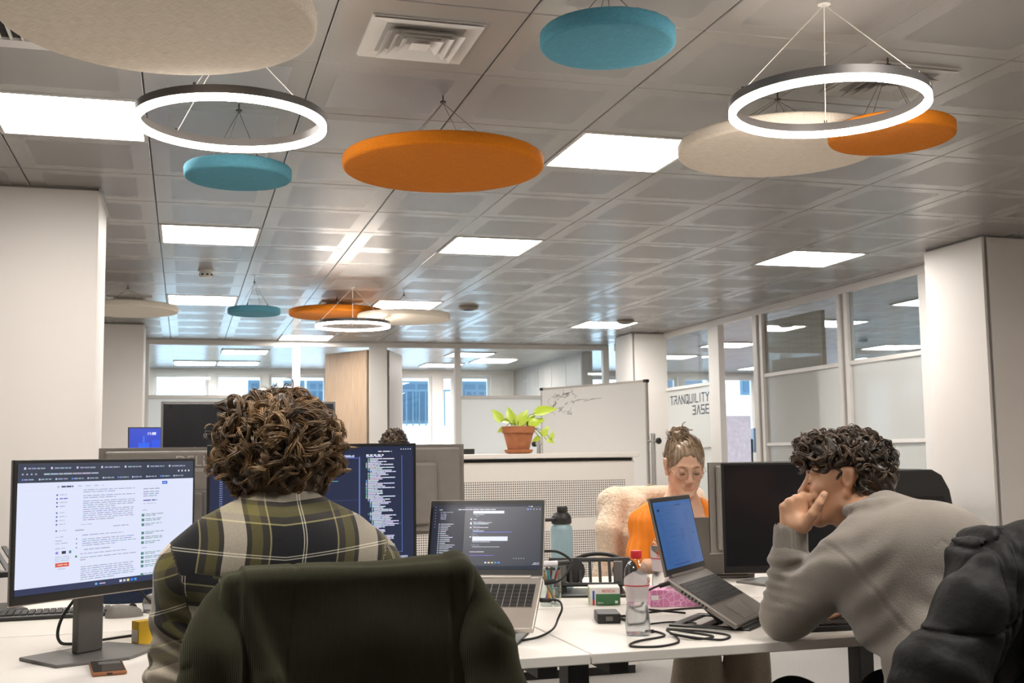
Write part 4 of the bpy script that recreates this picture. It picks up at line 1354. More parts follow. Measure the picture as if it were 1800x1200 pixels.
def water_bottle(label, loc, rz, level):
    o = thing('water_bottle', label, 'bottle', loc, rz)
    prof = [(.020, .004), (.027, 0), (.0325, .006), (.0335, .03), (.031, .055), (.0275, .085), (.0285, .105), (.0325, .13), (.0335, .155), (.031, .172), (.022, .188), (.0135, .196), (.0128, .204)]
    b = MB()
    n = 36
    vs, fs = [], []
    for (r, z) in prof:
        for k in range(n):
            t = 2 * PI * k / n
            rr = r * (1 + (.035 * math.cos(5 * t) if z < .03 else .012 * math.sin(9 * t + z * 90) if z < .1 else 0))
            vs.append((rr * math.cos(t), rr * math.sin(t), z))
    for i in range(len(prof) - 1):
        for k in range(n):
            fs.append((i * n + k, i * n + (k + 1) % n, (i + 1) * n + (k + 1) % n, (i + 1) * n + k))
    fs.append(tuple(range(n - 1, -1, -1)))
    b.add(vs, fs).build('body', 'clear_plastic', o, smooth=60)
    wp = [(r * .955, z) for (r, z) in prof if z < level] 
    wp = [(wp[0][0], .006)] + [q for q in wp if q[1] > .005] + [(wp[-1][0] * .99, level)]
    MB().lathe(wp, 32).build('water', 'water', o, smooth=50)
    MB().lathe([(.0145, .198), (.0150, .200), (.0150, .216), (.0135, .2185)], 24).build('cap', 'cap_red', o, smooth=40)
    # peaked wrap label
    vs, fs = [], []
    m_ = 40
    for k in range(m_ + 1):
        t = -PI + 2 * PI * k / m_
        peak = .030 * max(0, 1 - abs(((t + PI / 2) % (PI)) / PI * 2 - 1) * 1.0)
        for (z, r) in ((.088, .0288), (.11, .0300), (.132, .0335), (.137 + peak, .0344)):
            vs.append((r * math.cos(t), r * math.sin(t), z))
    for k in range(m_):
        for q in range(3):
            fs.append((k * 4 + q, (k + 1) * 4 + q, (k + 1) * 4 + q + 1, k * 4 + q + 1))
    lb = MB().add(vs, fs).build('paper_label', 'label_film', o, smooth=60)
    MB().lathe([(.0338, .128), (.0340, .131)], 36, cap=False).build('red_line', 'print_red', lb)
    me = text_mesh('SPA', .020, .0)
    for v in me.vertices:
        a = v.co.x / .0352 - PI / 2
        v.co = (.0352 * math.cos(a), .0352 * math.sin(a), v.co.y + .142)
    me.materials.append(MATS['print_red'])
    link('lettering', me, lb)['label'] = 'red lettering reading SPA'
    return o
water_bottle('clear water bottle with red cap at the front of the desk', (1.152, 2.83, DZ), .95, .125)
water_bottle('second clear water bottle behind the grey laptop screen', (1.52, 3.52, DZ), -.35, .17)

# ---- pink tissue box
m, nt, b = new_mat('tissue_pink')
tc = nt.nodes.new('ShaderNodeTexCoord'); vo = nt.nodes.new('ShaderNodeTexVoronoi'); vo.feature = 'DISTANCE_TO_EDGE'; vo.inputs['Scale'].default_value = 55
nt.links.new(tc.outputs['Object'], vo.inputs['Vector'])
cr = nt.nodes.new('ShaderNodeValToRGB')
cr.color_ramp.elements[0].color = (.80, .50, .66, 1); cr.color_ramp.elements[0].position = .03
cr.color_ramp.elements[1].color = (.62, .22, .42, 1); cr.color_ramp.elements[1].position = .06
nt.links.new(vo.outputs['Distance'], cr.inputs[0]); nt.links.new(cr.outputs[0], b.inputs['Base Color'])
mat('tissue_paper', (0.84, 0.82, 0.80), .9, noise=(40, .03))
tb = thing('tissue_box', 'pink patterned tissue box behind the grey laptop', 'tissue box', (1.52, 3.34, DZ), -.28)
MB().bb(-.115, .115, -.058, .058, 0, .052).build('carton', 'tissue_pink', tb, bevel=.002)
vs = []
for i in range(6):
    for k in range(9):
        vs.append((-.06 + .015 * k + .004 * math.sin(i * 2 + k), -.012 + .010 * math.sin(k * 1.7 + i), .05 + i * .010 * (1 + .35 * math.sin(k * .9))))
MB().add(vs, [(i * 9 + k, i * 9 + k + 1, i * 9 + k + 10, i * 9 + k + 9) for i in range(5) for k in range(8)]).build('tissue', 'tissue_paper', tb, smooth=80)
MB().bb(-.112, -.09, -.0588, -.058, .022, .036).build('printed_badge', 'print_white', tb)

# ---- power adapter, cables
ad = thing('power_adapter', 'black power adapter brick left of the front water bottle', 'adapter', (1.165, 3.09, DZ), -.25)
MB().bb(-.033, .033, -.05, .05, 0, .028).build('brick', 'plastic_black', ad, bevel=.004)
MB().bb(-.01, .01, -.054, -.05, .008, .020).build('socket', 'plastic_grey', ad)
MB().bb(-.008, .008, .05, .056, .010, .018).build('strain_relief', 'rubber_black', ad)
def cable(label, pts, r=.0028, m='rubber_black', ends=True):
    o = thing('cable', label, 'cable', pts[0])
    P = [Vector(p) - Vector(pts[0]) for p in pts]
    MB().tube(bez(P, 10), r, 8).build('cord', m, o, smooth=60)
    if ends:
        d = (P[1] - P[0]).normalized()
        MB().tube([P[0] - d * .002, P[0] + d * .028], r * 2.0, 8).build('plug', m, o, smooth=40)
    return o
Z0 = DZ + .0032
cable('black cable looped in front of the front water bottle', [(1.178, 2.855, Z0), (1.21, 2.845, Z0), (1.20, 2.77, Z0), (1.10, 2.715, Z0), (1.062, 2.655, Z0), (1.12, 2.628, Z0), (1.19, 2.665, Z0), (1.225, 2.75, Z0), (1.235, 2.83, Z0 + .006), (1.29, 2.80, Z0), (1.315, 2.72, Z0), (1.26, 2.70, Z0), (1.215, 2.765, Z0 + .006), (1.25, 2.70, Z0 + .004), (1.31, 2.665, Z0), (1.36, 2.72, Z0), (1.33, 2.80, Z0), (1.24, 2.845, Z0 + .006)])
cable('thin black cable running from the adapter to the riser', [(1.183, 3.03, DZ + .014), (1.22, 2.97, Z0), (1.26, 2.98, Z0), (1.32, 2.99, Z0), (1.37, 2.95, Z0), (1.345, 2.90, Z0)], r=.0024)
cable('black cable from the back of the adapter past the bottle', [(1.18, 3.145, DZ + .014), (1.24, 3.15, Z0), (1.36, 3.2, Z0), (1.50, 3.23, Z0), (1.62, 3.2, Z0)], r=.003)
cable('black charging cable leaving the left side of the grey laptop', [(1.272, 2.893, .862), (1.235, 2.91, .850), (1.20, 2.99, .81), (1.24, 3.10, .775), (1.34, 3.14, Z0 + .012), (1.43, 3.14, Z0)], r=.003)
cable('black cable curling from the right side of the silver laptop', [(.938, 2.952, .872), (.975, 2.95, .875), (1.01, 2.98, .895), (1.03, 3.0, .92), (1.0, 3.02, .945), (.955, 3.02, .95)], r=.0036, ends=True)
cable('black cable arching over the desk right of the silver laptop', [(.905, 2.885, .835), (.955, 2.90, .83), (.99, 2.97, .80), (.985, 2.99, .77), (.95, 2.93, DZ + .012), (.89, 2.87, Z0), (.82, 2.83, Z0)], r=.003)

# ---- mice, phone, notes and the rest on the left
mat('mouse_grey', (0.20, 0.185, 0.17), .5, noise=(60, .06))
def mouse(label, loc, rz):
    o = thing('computer_mouse', label, 'mouse', loc, rz, 'grey computer mice')
    vs, fs = [], []
    L, Wd, Hh = .056, .031, .036
    n, m_ = 20, 9
    for i in range(m_):
        a = i / (m_ - 1) * PI / 2
        for k in range(n):
            t = 2 * PI * k / n
            x, y = L * math.cos(t), Wd * math.sin(t) * (1 - .12 * math.cos(t))
            sc_ = math.cos(a) ** .55 if i < m_ - 1 else 0.02
            vs.append((x * sc_, y * sc_, Hh * math.sin(a) * (1 - .18 * math.cos(t) * sc_)))
    for i in range(m_ - 1):
        for k in range(n):
            fs.append((i * n + k, i * n + (k + 1) % n, (i + 1) * n + (k + 1) % n, (i + 1) * n + k))
    fs.append(tuple(range(n - 1, -1, -1))); fs.append(tuple((m_ - 1) * n + k for k in range(n)))
    MB().add(vs, fs).build('shell', 'mouse_grey', o, smooth=70)
    MB().tube([(.024 + .010 * math.cos(t), 0, .026 + .010 * math.sin(t)) for t in np.linspace(0, 2 * PI, 13)], .004, 6).build('scroll_wheel', 'rubber_black', o)
    MB().tube(bez([(.05, 0, .01), (.09, .01, .004), (.14, .05, .004), (.2, .05, .004)], 6), .0018, 6).build('cord', 'rubber_black', o)
    return o
mouse('grey mouse just right of the web page monitor stand', (-.168, 3.71, DZ), .15)
mouse('grey mouse half hidden by the plaid sleeve', (-.07, 3.98, DZ), .25)
mat('phone_case', (0.30, 0.12, 0.05), .5, noise=(40, .1))
ph = thing('mobile_phone', 'dark phone in a brown case lying at the front left of the desk', 'phone', (-.160, 2.79, DZ), .12)
MB().bb(-.037, .037, -.075, .075, 0, .010).build('case', 'phone_case', ph, bevel=.004)
MB().bb(-.034, .034, -.072, .072, .0098, .0106).build('glass', 'gloss_black', ph, bevel=.0004)
MB().bb(-.006, .006, -.0756, -.0748, .003, .007).build('charging_port', 'dark_void', ph)
MB().bb(-.018, .03, .02, .055, .0106, .0109).build('camera_window', 'plastic_grey', ph)
mat('paper_yellow', (0.80, 0.50, 0.03), .7, noise=(20, .04))
yn = thing('yellow_box', 'bright yellow carton next to the plaid elbow', 'box', (-.088, 3.14, DZ), .5)
MB().bb(-.03, .03, -.02, .02, 0, .062).build('carton', 'paper_yellow', yn, bevel=.002)
MB().bb(-.03, .03, -.0205, -.02, .045, .0625).build('flap', 'paper_yellow', yn)
MB().bb(-.0305, -.03, -.015, .015, .01, .04).build('side_label', 'print_white', yn)
def keyboard(label, loc, rz, Wk=.44, Dk=.13):
    o = thing('keyboard', label, 'keyboard', loc, rz, 'black keyboards')
    MB().bb(-Wk / 2, Wk / 2, -Dk / 2, Dk / 2, 0, .014).build('case', 'plastic_black', o, bevel=.004)
    me = MB().bb(-.0082, .0082, -.0082, .0082, 0, .006).mesh('key', 'key_black')
    for r_ in range(6):
        for c in range(21):
            link('key', me, o, (-Wk / 2 + .022 + c * (Wk - .044) / 20, Dk / 2 - .018 - r_ * .019, .0135))
    return o
keyboard('black keyboard behind the web page monitor at the left edge', (-.42, 3.80, DZ), .05)
keyboard('black keyboard under the elbow of the person in grey', (1.735, 2.755, DZ), -.10)
lsx = thing('laptop_riser', 'black slotted laptop riser standing at the left edge', 'laptop stand', (-.62, 4.02, DZ), .4)
MB().bb(-.12, .12, -.1, .1, 0, .010).build('base_frame', 'plastic_black', lsx, bevel=.006)
for sx in (-1, 1):
    MB().box((0, 0, 0), (.022, .012, .14)).build('strut', 'plastic_black', lsx, (sx * .10, .02, .075), (-.2, 0, 0), bevel=.003)
for k in range(9):
    MB().bb(-.13 + k * .031, -.115 + k * .031, -.11, .11, -.003, .003).build('tray_slat', 'plastic_black', lsx, (0, 0, .155), (.35, 0, 0))
MB().bb(-.135, .135, -.12, -.105, -.004, .016).build('tray_edge', 'plastic_black', lsx, (0, 0, .155), (.35, 0, 0), bevel=.003)
fabric('cloth_navy', (.03, .04, .07))
bg = thing('cloth_pouch', 'dark navy cloth pouch at the rear left of the desk', 'pouch', (-.12, 4.12, DZ), .2)
vs, fs = [], []
n, m_ = 24, 8
for i in range(m_):
    a = i / (m_ - 1) * PI / 2
    for k in range(n):
        t = 2 * PI * k / n
        rr = (math.cos(a) ** .5 if i < m_ - 1 else .02) * (1 + .05 * math.sin(5 * t + i))
        vs.append((.15 * math.cos(t) * rr, .07 * math.sin(t) * rr, .07 * math.sin(a) * (1 + .12 * math.sin(3 * t))))
for i in range(m_ - 1):
    for k in range(n):
        fs.append((i * n + k, i * n + (k + 1) % n, (i + 1) * n + (k + 1) % n, (i + 1) * n + k))
fs.append(tuple(range(n - 1, -1, -1)))
MB().add(vs, fs).build('bag', 'cloth_navy', bg, smooth=70)
MB().tube([(-.13, -.02, .045), (0, -.035, .073), (.13, -.02, .045)], .003, 6).build('zip', 'metal_black', bg)
cable('black monitor cable hanging behind the web page monitor stand', [(-.235, 3.08, .90), (-.29, 3.12, .82), (-.30, 3.16, .76), (-.26, 3.2, Z0), (-.1, 3.3, Z0), (.1, 3.33, Z0)], r=.004)
cable('black power cable behind the mouse', [(-.14, 3.72, .84), (-.11, 3.78, .79), (-.06, 3.74, DZ + .006), (-.02, 3.6, DZ + .005), (.1, 3.5, DZ + .005)], r=.004)
# bundle of cables behind the person in grey
mat('cable_copper', (.40, .17, .08), .45, noise=(40, .1))
for k in range(6):
    ox, oy = .02 * math.sin(k * 2.1), .03 * math.cos(k * 1.7)
    cable(('topmost', 'second', 'third', 'fourth', 'fifth', 'lowest')[k] + ' coil of the cable heap under the black monitor',
          [(1.80 + ox, 3.12 + oy, DZ + .02 + .01 * k), (1.85 + ox, 3.17 + oy, DZ + .04 + .006 * k), (1.91, 3.13 + oy, DZ + .03 + .005 * k), (1.87 + ox, 3.06, DZ + .015 + .004 * k), (1.81, 3.07 + oy, DZ + .02), (1.76 + ox, 3.0, Z0), (1.70, 2.93 + oy, Z0)],
          r=.003, m='cable_copper' if k in (1, 3) else 'rubber_black', ends=False)
# laptop lid in front of the person in orange
ll = thing('laptop', 'dark closed side of a laptop lid left of the black monitor', 'laptop', (1.93, 3.98, DZ), PI - .25)
MB().bb(-.16, .16, -.22, 0, .002, .016).build('base', 'grey_alu', ll, bevel=.003)
MB().bb(-.16, .16, .0, .008, .016, .235).build('lid', 'plastic_taupe', ll, (0, 0, 0), (-.15, 0, 0), bevel=.002)
MB().tube([(-.13, .002, .016), (.13, .002, .016)], .006, 8).build('hinge', 'plastic_black', ll)
# laptop with the blue lock screen far left
def lock_page():
    B = [(0, 0, 1, 1, (12, 60, 200))]
    R = [(.2, .55, .45, 1, (20, 90, 235)), (.5, .45, .75, 1, (10, 75, 225)), (.86, .3, 1, 1, (24, 34, 90)), (.3, .3, .34, .9, (30, 105, 240))]
    return B, R
lk = thing('laptop', 'small laptop with a blue lock screen on the far cabinet', 'laptop', (-.215, 8.62, 1.222), .12)
MB().bb(-.165, .165, -.11, .11, 0, .012).build('base', 'plastic_black', lk, bevel=.003)
lid = MB().bb(-.165, .165, 0, .008, 0, .225).build('lid', 'plastic_black', lk, (0, .11, .012), (-.15, 0, 0), bevel=.003)
Bk, R = lock_page()
s1 = ui('screen_background', Bk, .31, .195, lid, 'screen_lit', .001); s1.location = (0, 0, .118)
s2 = ui('screen_shapes', R, .31, .195, lid, 'screen_lit', .0014); s2.location = (0, 0, .118)
me = text_mesh('11:08', .028, .0002)
emissive('clock_white', (1, 1, 1), .9)
me.materials.append(MATS['clock_white'])
link('clock', me, lid, (0, -.003, .175), (PI / 2, 0, 0))['label'] = 'white clock digits'
# desk and monitor in the side room
sd = thing('desk', 'pale desk in the side room seen through the doorway', 'desk', (7.7, 14.6, 0), 0)
MB().bb(-.8, .8, -.4, .4, 1.02, 1.05).build('tabletop', 'laminate_white', sd, bevel=.002)
for sx in (-.7, .7):
    MB().bb(sx - .03, sx + .03, -.3, .3, 0, 1.02).build('leg', 'metal_black', sd)
mat('screen_blue', (0.10, 0.17, 0.27), .4, noise=(20, .05))
sm = thing('monitor', 'monitor seen edge on in the side room through the doorway', 'monitor', (7.78, 14.6, 1.05), 1.15)
MB().bb(-.27, .27, -.015, .015, .16, .50).build('panel', 'screen_blue', sm, bevel=.003)
MB().bb(-.03, .03, .015, .04, .01, .35).build('stand_neck', 'plastic_black', sm)
MB().bb(-.1, .1, -.05, .12, 0, .012).build('stand_base', 'plastic_black', sm, bevel=.003)
# ================================================================== SMOOTH BODIES (signed distance fields, meshed by surface nets)
def smin(a, b, k):
    h = np.clip(.5 + .5 * (b - a) / k, 0, 1)
    return b + (a - b) * h - k * h * (1 - h)

class SDF:
    def __init__(self):
        self.ops, self.frames, self.cur = [], [None], 0
    def frame(self, o=None, R=None, s=1.0):
        if o is None:
            self.cur = 0
        else:
            self.frames.append((np.array(o, float), np.array(R, float), s))
            self.cur = len(self.frames) - 1
        return self
    def _a(self, kind, args, k, op):
        self.ops.append((self.cur, kind, args, k, op))
        return self
    def ell(self, c, r, k=.02, op='u'):
        return self._a('e', (np.array(c, float), np.array(r, float)), k, op)
    def cap(self, a, b, ra, rb=None, k=.02, op='u'):
        return self._a('c', (np.array(a, float), np.array(b, float), ra, ra if rb is None else rb), k, op)
    def box(self, c, h, r, k=.02, op='u'):
        return self._a('b', (np.array(c, float), np.array(h, float), r), k, op)
    def chain(self, pts, rad, k=.02):
        for i in range(len(pts) - 1):
            self.cap(pts[i], pts[i + 1], rad[i], rad[i + 1], k)
        return self
    def prim(self, n, P):
        fr, kind, a, k, op = self.ops[n]
        s = 1.0
        Q = P
        if fr:
            o, R, s = self.frames[fr]
            Q = ((P - o) @ R) / s
        if kind == 'e':
            q = (Q - a[0]) / a[1]
            k0 = np.sqrt((q * q).sum(1)) + 1e-9
            q = q / a[1]
            v = k0 * (k0 - 1) / (np.sqrt((q * q).sum(1)) + 1e-9)
        elif kind == 'c':
            ab = a[1] - a[0]
            w = Q - a[0]
            t = np.clip((w @ ab) / (ab @ ab + 1e-12), 0, 1)
            w = w - t[:, None] * ab
            v = np.sqrt((w * w).sum(1)) - (a[2] + (a[3] - a[2]) * t)
        else:
            q = np.abs(Q - a[0]) - (a[1] - a[2])
            v = np.sqrt((np.maximum(q, 0) ** 2).sum(1)) + np.minimum(q.max(1), 0) - a[2]
        return v * s
    def __call__(self, P, near=None):
        """near: reach of a block when P holds block centres -> also returns which shapes matter in each block"""
        d, vals = None, []
        for n, (fr, kind, a, k, op) in enumerate(self.ops):
            v = self.prim(n, P)
            if near is not None:
                vals.append(v)
            if d is None:
                d = v
            elif op == 'u':
                d = smin(d, v, k)
            else:
                d = -smin(-d, v, k)
        if near is None:
            return d
        V = np.stack(vals)
        uni = np.array([o[4] == 'u' for o in self.ops])
        lo = V[uni].min(0)
        kk = np.array([o[3] for o in self.ops])[:, None]
        sel = np.where(uni[:, None], V < lo + 2.4 * near + kk, V < 1.6 * near + kk)
        return d, sel
    def blocks(self, P, sel):
        """P (nb, m, 3); sel (ops, nb)"""
        nb, m_ = P.shape[:2]
        d = np.full((nb, m_), 1e3)
        for n, (fr, kind, a, k, op) in enumerate(self.ops):
            w = np.where(sel[n])[0]
            if not len(w):
                continue
            v = self.prim(n, P[w].reshape(-1, 3)).reshape(len(w), m_)
            d[w] = smin(d[w], v, k) if op == 'u' else -smin(-d[w], v, k)
        return d.reshape(-1)

def mesh_sdf(f, lo, hi, h, B=8, disp=None):
    lo = np.array(lo, float)
    nb = np.ceil((np.array(hi) - lo) / (h * B)).astype(int) + 1
    n = nb * B
    bi = np.stack(np.meshgrid(*[np.arange(k) for k in nb], indexing='ij'), -1).reshape(-1, 3)
    cen = lo + (bi * B + (B - 1) / 2) * h
    dc, sel = f(cen, near=.87 * B * h)
    F = np.repeat(np.repeat(np.repeat(dc.reshape(nb), B, 0), B, 1), B, 2).astype(np.float32)
    on = np.abs(dc) < 1.25 * B * h
    act, sel = bi[on], sel[:, on]
    off = np.stack(np.meshgrid(*[np.arange(B)] * 3, indexing='ij'), -1).reshape(-1, 3)
    for s in range(0, len(act), 600):
        idx = (act[s:s + 600, None, :] * B + off[None]).reshape(-1, 3)
        pts = lo + idx * h
        dd = f.blocks(pts.reshape(-1, B ** 3, 3), sel[:, s:s + 600])
        F[idx[:, 0], idx[:, 1], idx[:, 2]] = dd + disp(pts) if disp else dd
    ins = F < 0
    m = np.zeros(tuple(n - 1), bool)
    e = np.ones(tuple(n - 1), bool)
    corners = [(i, j, k) for i in (0, 1) for j in (0, 1) for k in (0, 1)]
    for (i, j, k) in corners:
        q = ins[i:n[0] - 1 + i, j:n[1] - 1 + j, k:n[2] - 1 + k]
        m |= q
        e &= q
    cells = np.argwhere(m & ~e)
    vid = -np.ones(tuple(n - 1), np.int64)
    vid[cells[:, 0], cells[:, 1], cells[:, 2]] = np.arange(len(cells))
    val = np.stack([F[cells[:, 0] + i, cells[:, 1] + j, cells[:, 2] + k] for (i, j, k) in corners], 1)
    acc = np.zeros((len(cells), 3))
    cnt = np.zeros(len(cells))
    cor = np.array(corners)
    for a in range(8):
        for b in range(a + 1, 8):
            if np.abs(cor[a] - cor[b]).sum() != 1:
                continue
            va, vb = val[:, a], val[:, b]
            x = (va < 0) != (vb < 0)
            t = np.where(x, va / np.where(np.abs(va - vb) < 1e-12, 1, va - vb), 0)
            p = cor[a] + t[:, None] * (cor[b] - cor[a])
            acc += np.where(x[:, None], p, 0)
            cnt += x
    V = lo + (cells + acc / cnt[:, None]) * h
    quads = []
    for ax in range(3):
        u, w = [(1, 2), (2, 0), (0, 1)][ax]
        sl0 = [slice(None)] * 3
        sl1 = [slice(None)] * 3
        sl0[ax] = slice(0, n[ax] - 1)
        sl1[ax] = slice(1, n[ax])
        A, Bv = ins[tuple(sl0)], ins[tuple(sl1)]
        E = np.argwhere(A != Bv)
        E = E[(E[:, u] > 0) & (E[:, w] > 0) & (E[:, u] < n[u] - 1) & (E[:, w] < n[w] - 1)]
        du = np.zeros(3, int); du[u] = 1
        dw = np.zeros(3, int); dw[w] = 1
        g = lambda c: vid[c[:, 0], c[:, 1], c[:, 2]]
        q = np.stack([g(E - du - dw), g(E - dw), g(E), g(E - du)], 1)
        flip = ~A[E[:, 0], E[:, 1], E[:, 2]]
        q[flip] = q[flip][:, ::-1]
        quads.append(q)
    Q = np.concatenate(quads)
    return V, Q[(Q >= 0).all(1)]

def np_mesh(name, V, Q, mats, smooth=True, attrs=None):
    me = bpy.data.meshes.new(name)
    nv, nq = len(V), len(Q)
    me.vertices.add(nv)
    me.vertices.foreach_set('co', np.ascontiguousarray(V, np.float32).ravel())
    me.loops.add(nq * 4)
    me.loops.foreach_set('vertex_index', np.ascontiguousarray(Q, np.int32).ravel())
    me.polygons.add(nq)
    me.polygons.foreach_set('loop_start', np.arange(nq, dtype=np.int32) * 4)
    me.polygons.foreach_set('loop_total', np.full(nq, 4, np.int32))
    me.update(calc_edges=True)
    me.validate()
    if smooth:
        me.polygons.foreach_set('use_smooth', np.ones(len(me.polygons), bool))
    for m_ in ([mats] if isinstance(mats, str) else mats):
        me.materials.append(MATS[m_])
    for k, (typ, arr) in (attrs or {}).items():
        a = me.attributes.new(k, typ, 'POINT')
        if typ == 'FLOAT_VECTOR':
            a.data.foreach_set('vector', np.ascontiguousarray(arr, np.float32).ravel())
        elif typ == 'FLOAT_COLOR':
            a.data.foreach_set('color', np.ascontiguousarray(arr, np.float32).ravel())
        else:
            a.data.foreach_set('value', np.ascontiguousarray(arr, np.float32))
    return me

def flesh(name, sdf, lo, hi, h, mats, parent, disp=None, attrs=None):
    V, Q = mesh_sdf(sdf, lo, hi, h, disp=disp)
    at = attrs(V) if attrs else None
    base = np.array(parent.location)
    me = np_mesh(name, V - base, Q, mats, attrs=at)
    return link(name, me, parent)

def head_R(yaw, pitch, roll=0.0):
    f0 = np.array([math.cos(yaw), math.sin(yaw), 0]); rt = np.array([math.sin(yaw), -math.cos(yaw), 0]); up = np.array([0, 0, 1.])
    f1 = math.cos(pitch) * f0 + math.sin(pitch) * up
    u1 = -math.sin(pitch) * f0 + math.cos(pitch) * up
    r2 = math.cos(roll) * rt + math.sin(roll) * u1
    u2 = -math.sin(roll) * rt + math.cos(roll) * u1
    return np.stack([r2, f1, u2], 1)

def add_head(S, o, R, s=1.0, fem=False):
    S.frame(o, R, s)
    S.ell((0, -.012, .032), (.073, .094, .083), .02)
    S.ell((0, .030, -.030), (.058, .060, .078), .03)
    j = .050 if fem else .056
    for x in (-1, 1):
        S.cap((x * j, .002, -.058), (x * .016, .068, -.100), .020, .016, .025)
        S.ell((x * .040, .062, -.020), (.020, .020, .018), .02)
        S.cap((x * .012, .088, .022), (x * .042, .076, .024), .008, .007, .012)
        S.ell((x * .031, .098, .006), (.020, .014, .011), .012, op='s')
        S.ell((x * .031, .077, .004), (.0135, .0125, .0120), .004)
        S.cap((x * .019, .086, .0115), (x * .043, .080, .0095), .0028, .0022, .003)
        S.ell((x * .0115, .100, -.036), (.0085, .010, .0075), .006)
        S.cap((x * .074, -.004, -.030), (x * .080, -.016, .006), .0085, .0095, .006).cap((x * .080, -.016, .006), (x * .081, -.020, .026), .0095, .009, .004).cap((x * .081, -.020, .026), (x * .076, -.002, .030), .009, .007, .004)
        S.ell((x * .080, -.010, .008), (.009, .016, .022), .006)
        S.ell((x * .0885, -.008, .006), (.0065, .009, .016), .003, op='s')
        S.ell((x * .076, -.003, -.032), (.007, .009, .010), .006)
    S.ell((0, .074, -.101), (.021, .018, .016), .015)
    S.cap((0, .088, .012), (0, .108, -.026), .0075, .0105, .010)
    S.ell((0, .110, -.030), (.0105, .011, .0095), .008)
    S.cap((-.019, .0845, -.0625), (.019, .0845, -.0625), .0052, k=.006)
    S.cap((-.014, .085, -.0720), (.014, .085, -.0720), .0060, k=.006)
    S.cap((-.021, .0925, -.0672), (.021, .0925, -.0672), .0014, k=.002, op='s')
    S.cap((0, -.022, -.060), (0, -.040, -.150), .050 if fem else .057, .048 if fem else .060, .03)
    return S.frame()

def face_tint(V, o, R, s=1.0, lips=(.86, .62, .60)):
    """natural colouring of the skin itself: lips, cheeks, ears, brows stay with the head"""
    Q = ((V - np.array(o)) @ R) / s
    col = np.ones((len(V), 4), np.float32)
    g = lambda c, r: np.exp(-(((Q - np.array(c)) / np.array(r)) ** 2).sum(1))
    lp = np.clip(np.maximum(g((0, .09, -.067), (.021, .015, .0058)), 0) * 1.2, 0, 1)
    ck = np.clip(g((.042, .06, -.03), (.02, .03, .02)) + g((-.042, .06, -.03), (.02, .03, .02)) + g((0, .112, -.03), (.012, .015, .012)) + .7 * g((.08, 0, -.01), (.02, .03, .03)) + .7 * g((-.08, 0, -.01), (.02, .03, .03)), 0, 1)
    for c in range(3):
        col[:, c] = (1 - lp) * (1 - ck * (0, .10, .10)[c]) + lp * lips[c]
    br = np.clip(1.5 * (g((.030, .088, .0245), (.016, .02, .0038)) + g((-.030, .088, .0245), (.016, .02, .0038))), 0, 1)
    for c in range(3):
        col[:, c] *= (1 - br * (.60, .68, .72)[c])
    return {'tint': ('FLOAT_COLOR', col)}

def skin_mat(name, col):
    m, nt, b = new_mat(name)
    at = nt.nodes.new('ShaderNodeAttribute'); at.attribute_name = 'tint'
    nz = nt.nodes.new('ShaderNodeTexNoise'); nz.inputs['Scale'].default_value = 60; nz.inputs['Detail'].default_value = 4
    tc = nt.nodes.new('ShaderNodeTexCoord'); nt.links.new(tc.outputs['Object'], nz.inputs['Vector'])
    mr = nt.nodes.new('ShaderNodeMapRange'); mr.inputs['To Min'].default_value = .9; mr.inputs['To Max'].default_value = 1.08
    nt.links.new(nz.outputs['Fac'], mr.inputs[0])
    m1 = nt.nodes.new('ShaderNodeMix'); m1.data_type = 'RGBA'; m1.blend_type = 'MULTIPLY'; m1.inputs[0].default_value = 1
    m1.inputs[6].default_value = tuple(col) + (1,); nt.links.new(at.outputs['Color'], m1.inputs[7])
    m2 = nt.nodes.new('ShaderNodeMix'); m2.data_type = 'RGBA'; m2.blend_type = 'MULTIPLY'; m2.inputs[0].default_value = 1
    nt.links.new(m1.outputs[2], m2.inputs[6]); nt.links.new(mr.outputs[0], m2.inputs[7])
    nt.links.new(m2.outputs[2], b.inputs['Base Color'])
    b.inputs['Roughness'].default_value = .48
    b.inputs['Subsurface Weight'].default_value = .12
    b.inputs['Subsurface Radius'].default_value = (.012, .005, .003)
    b.inputs['Subsurface Scale'].default_value = .6
    n2 = nt.nodes.new('ShaderNodeTexNoise'); n2.inputs['Scale'].default_value = 500
    nt.links.new(tc.outputs['Object'], n2.inputs['Vector'])
    bp = nt.nodes.new('ShaderNodeBump'); bp.inputs['Strength'].default_value = .08; bp.inputs['Distance'].default_value = .001
    nt.links.new(n2.outputs['Fac'], bp.inputs['Height']); nt.links.new(bp.outputs[0], b.inputs['Normal'])
skin_mat('skin_fair', (.66, .40, .275))
skin_mat('skin_warm', (.60, .335, .20))

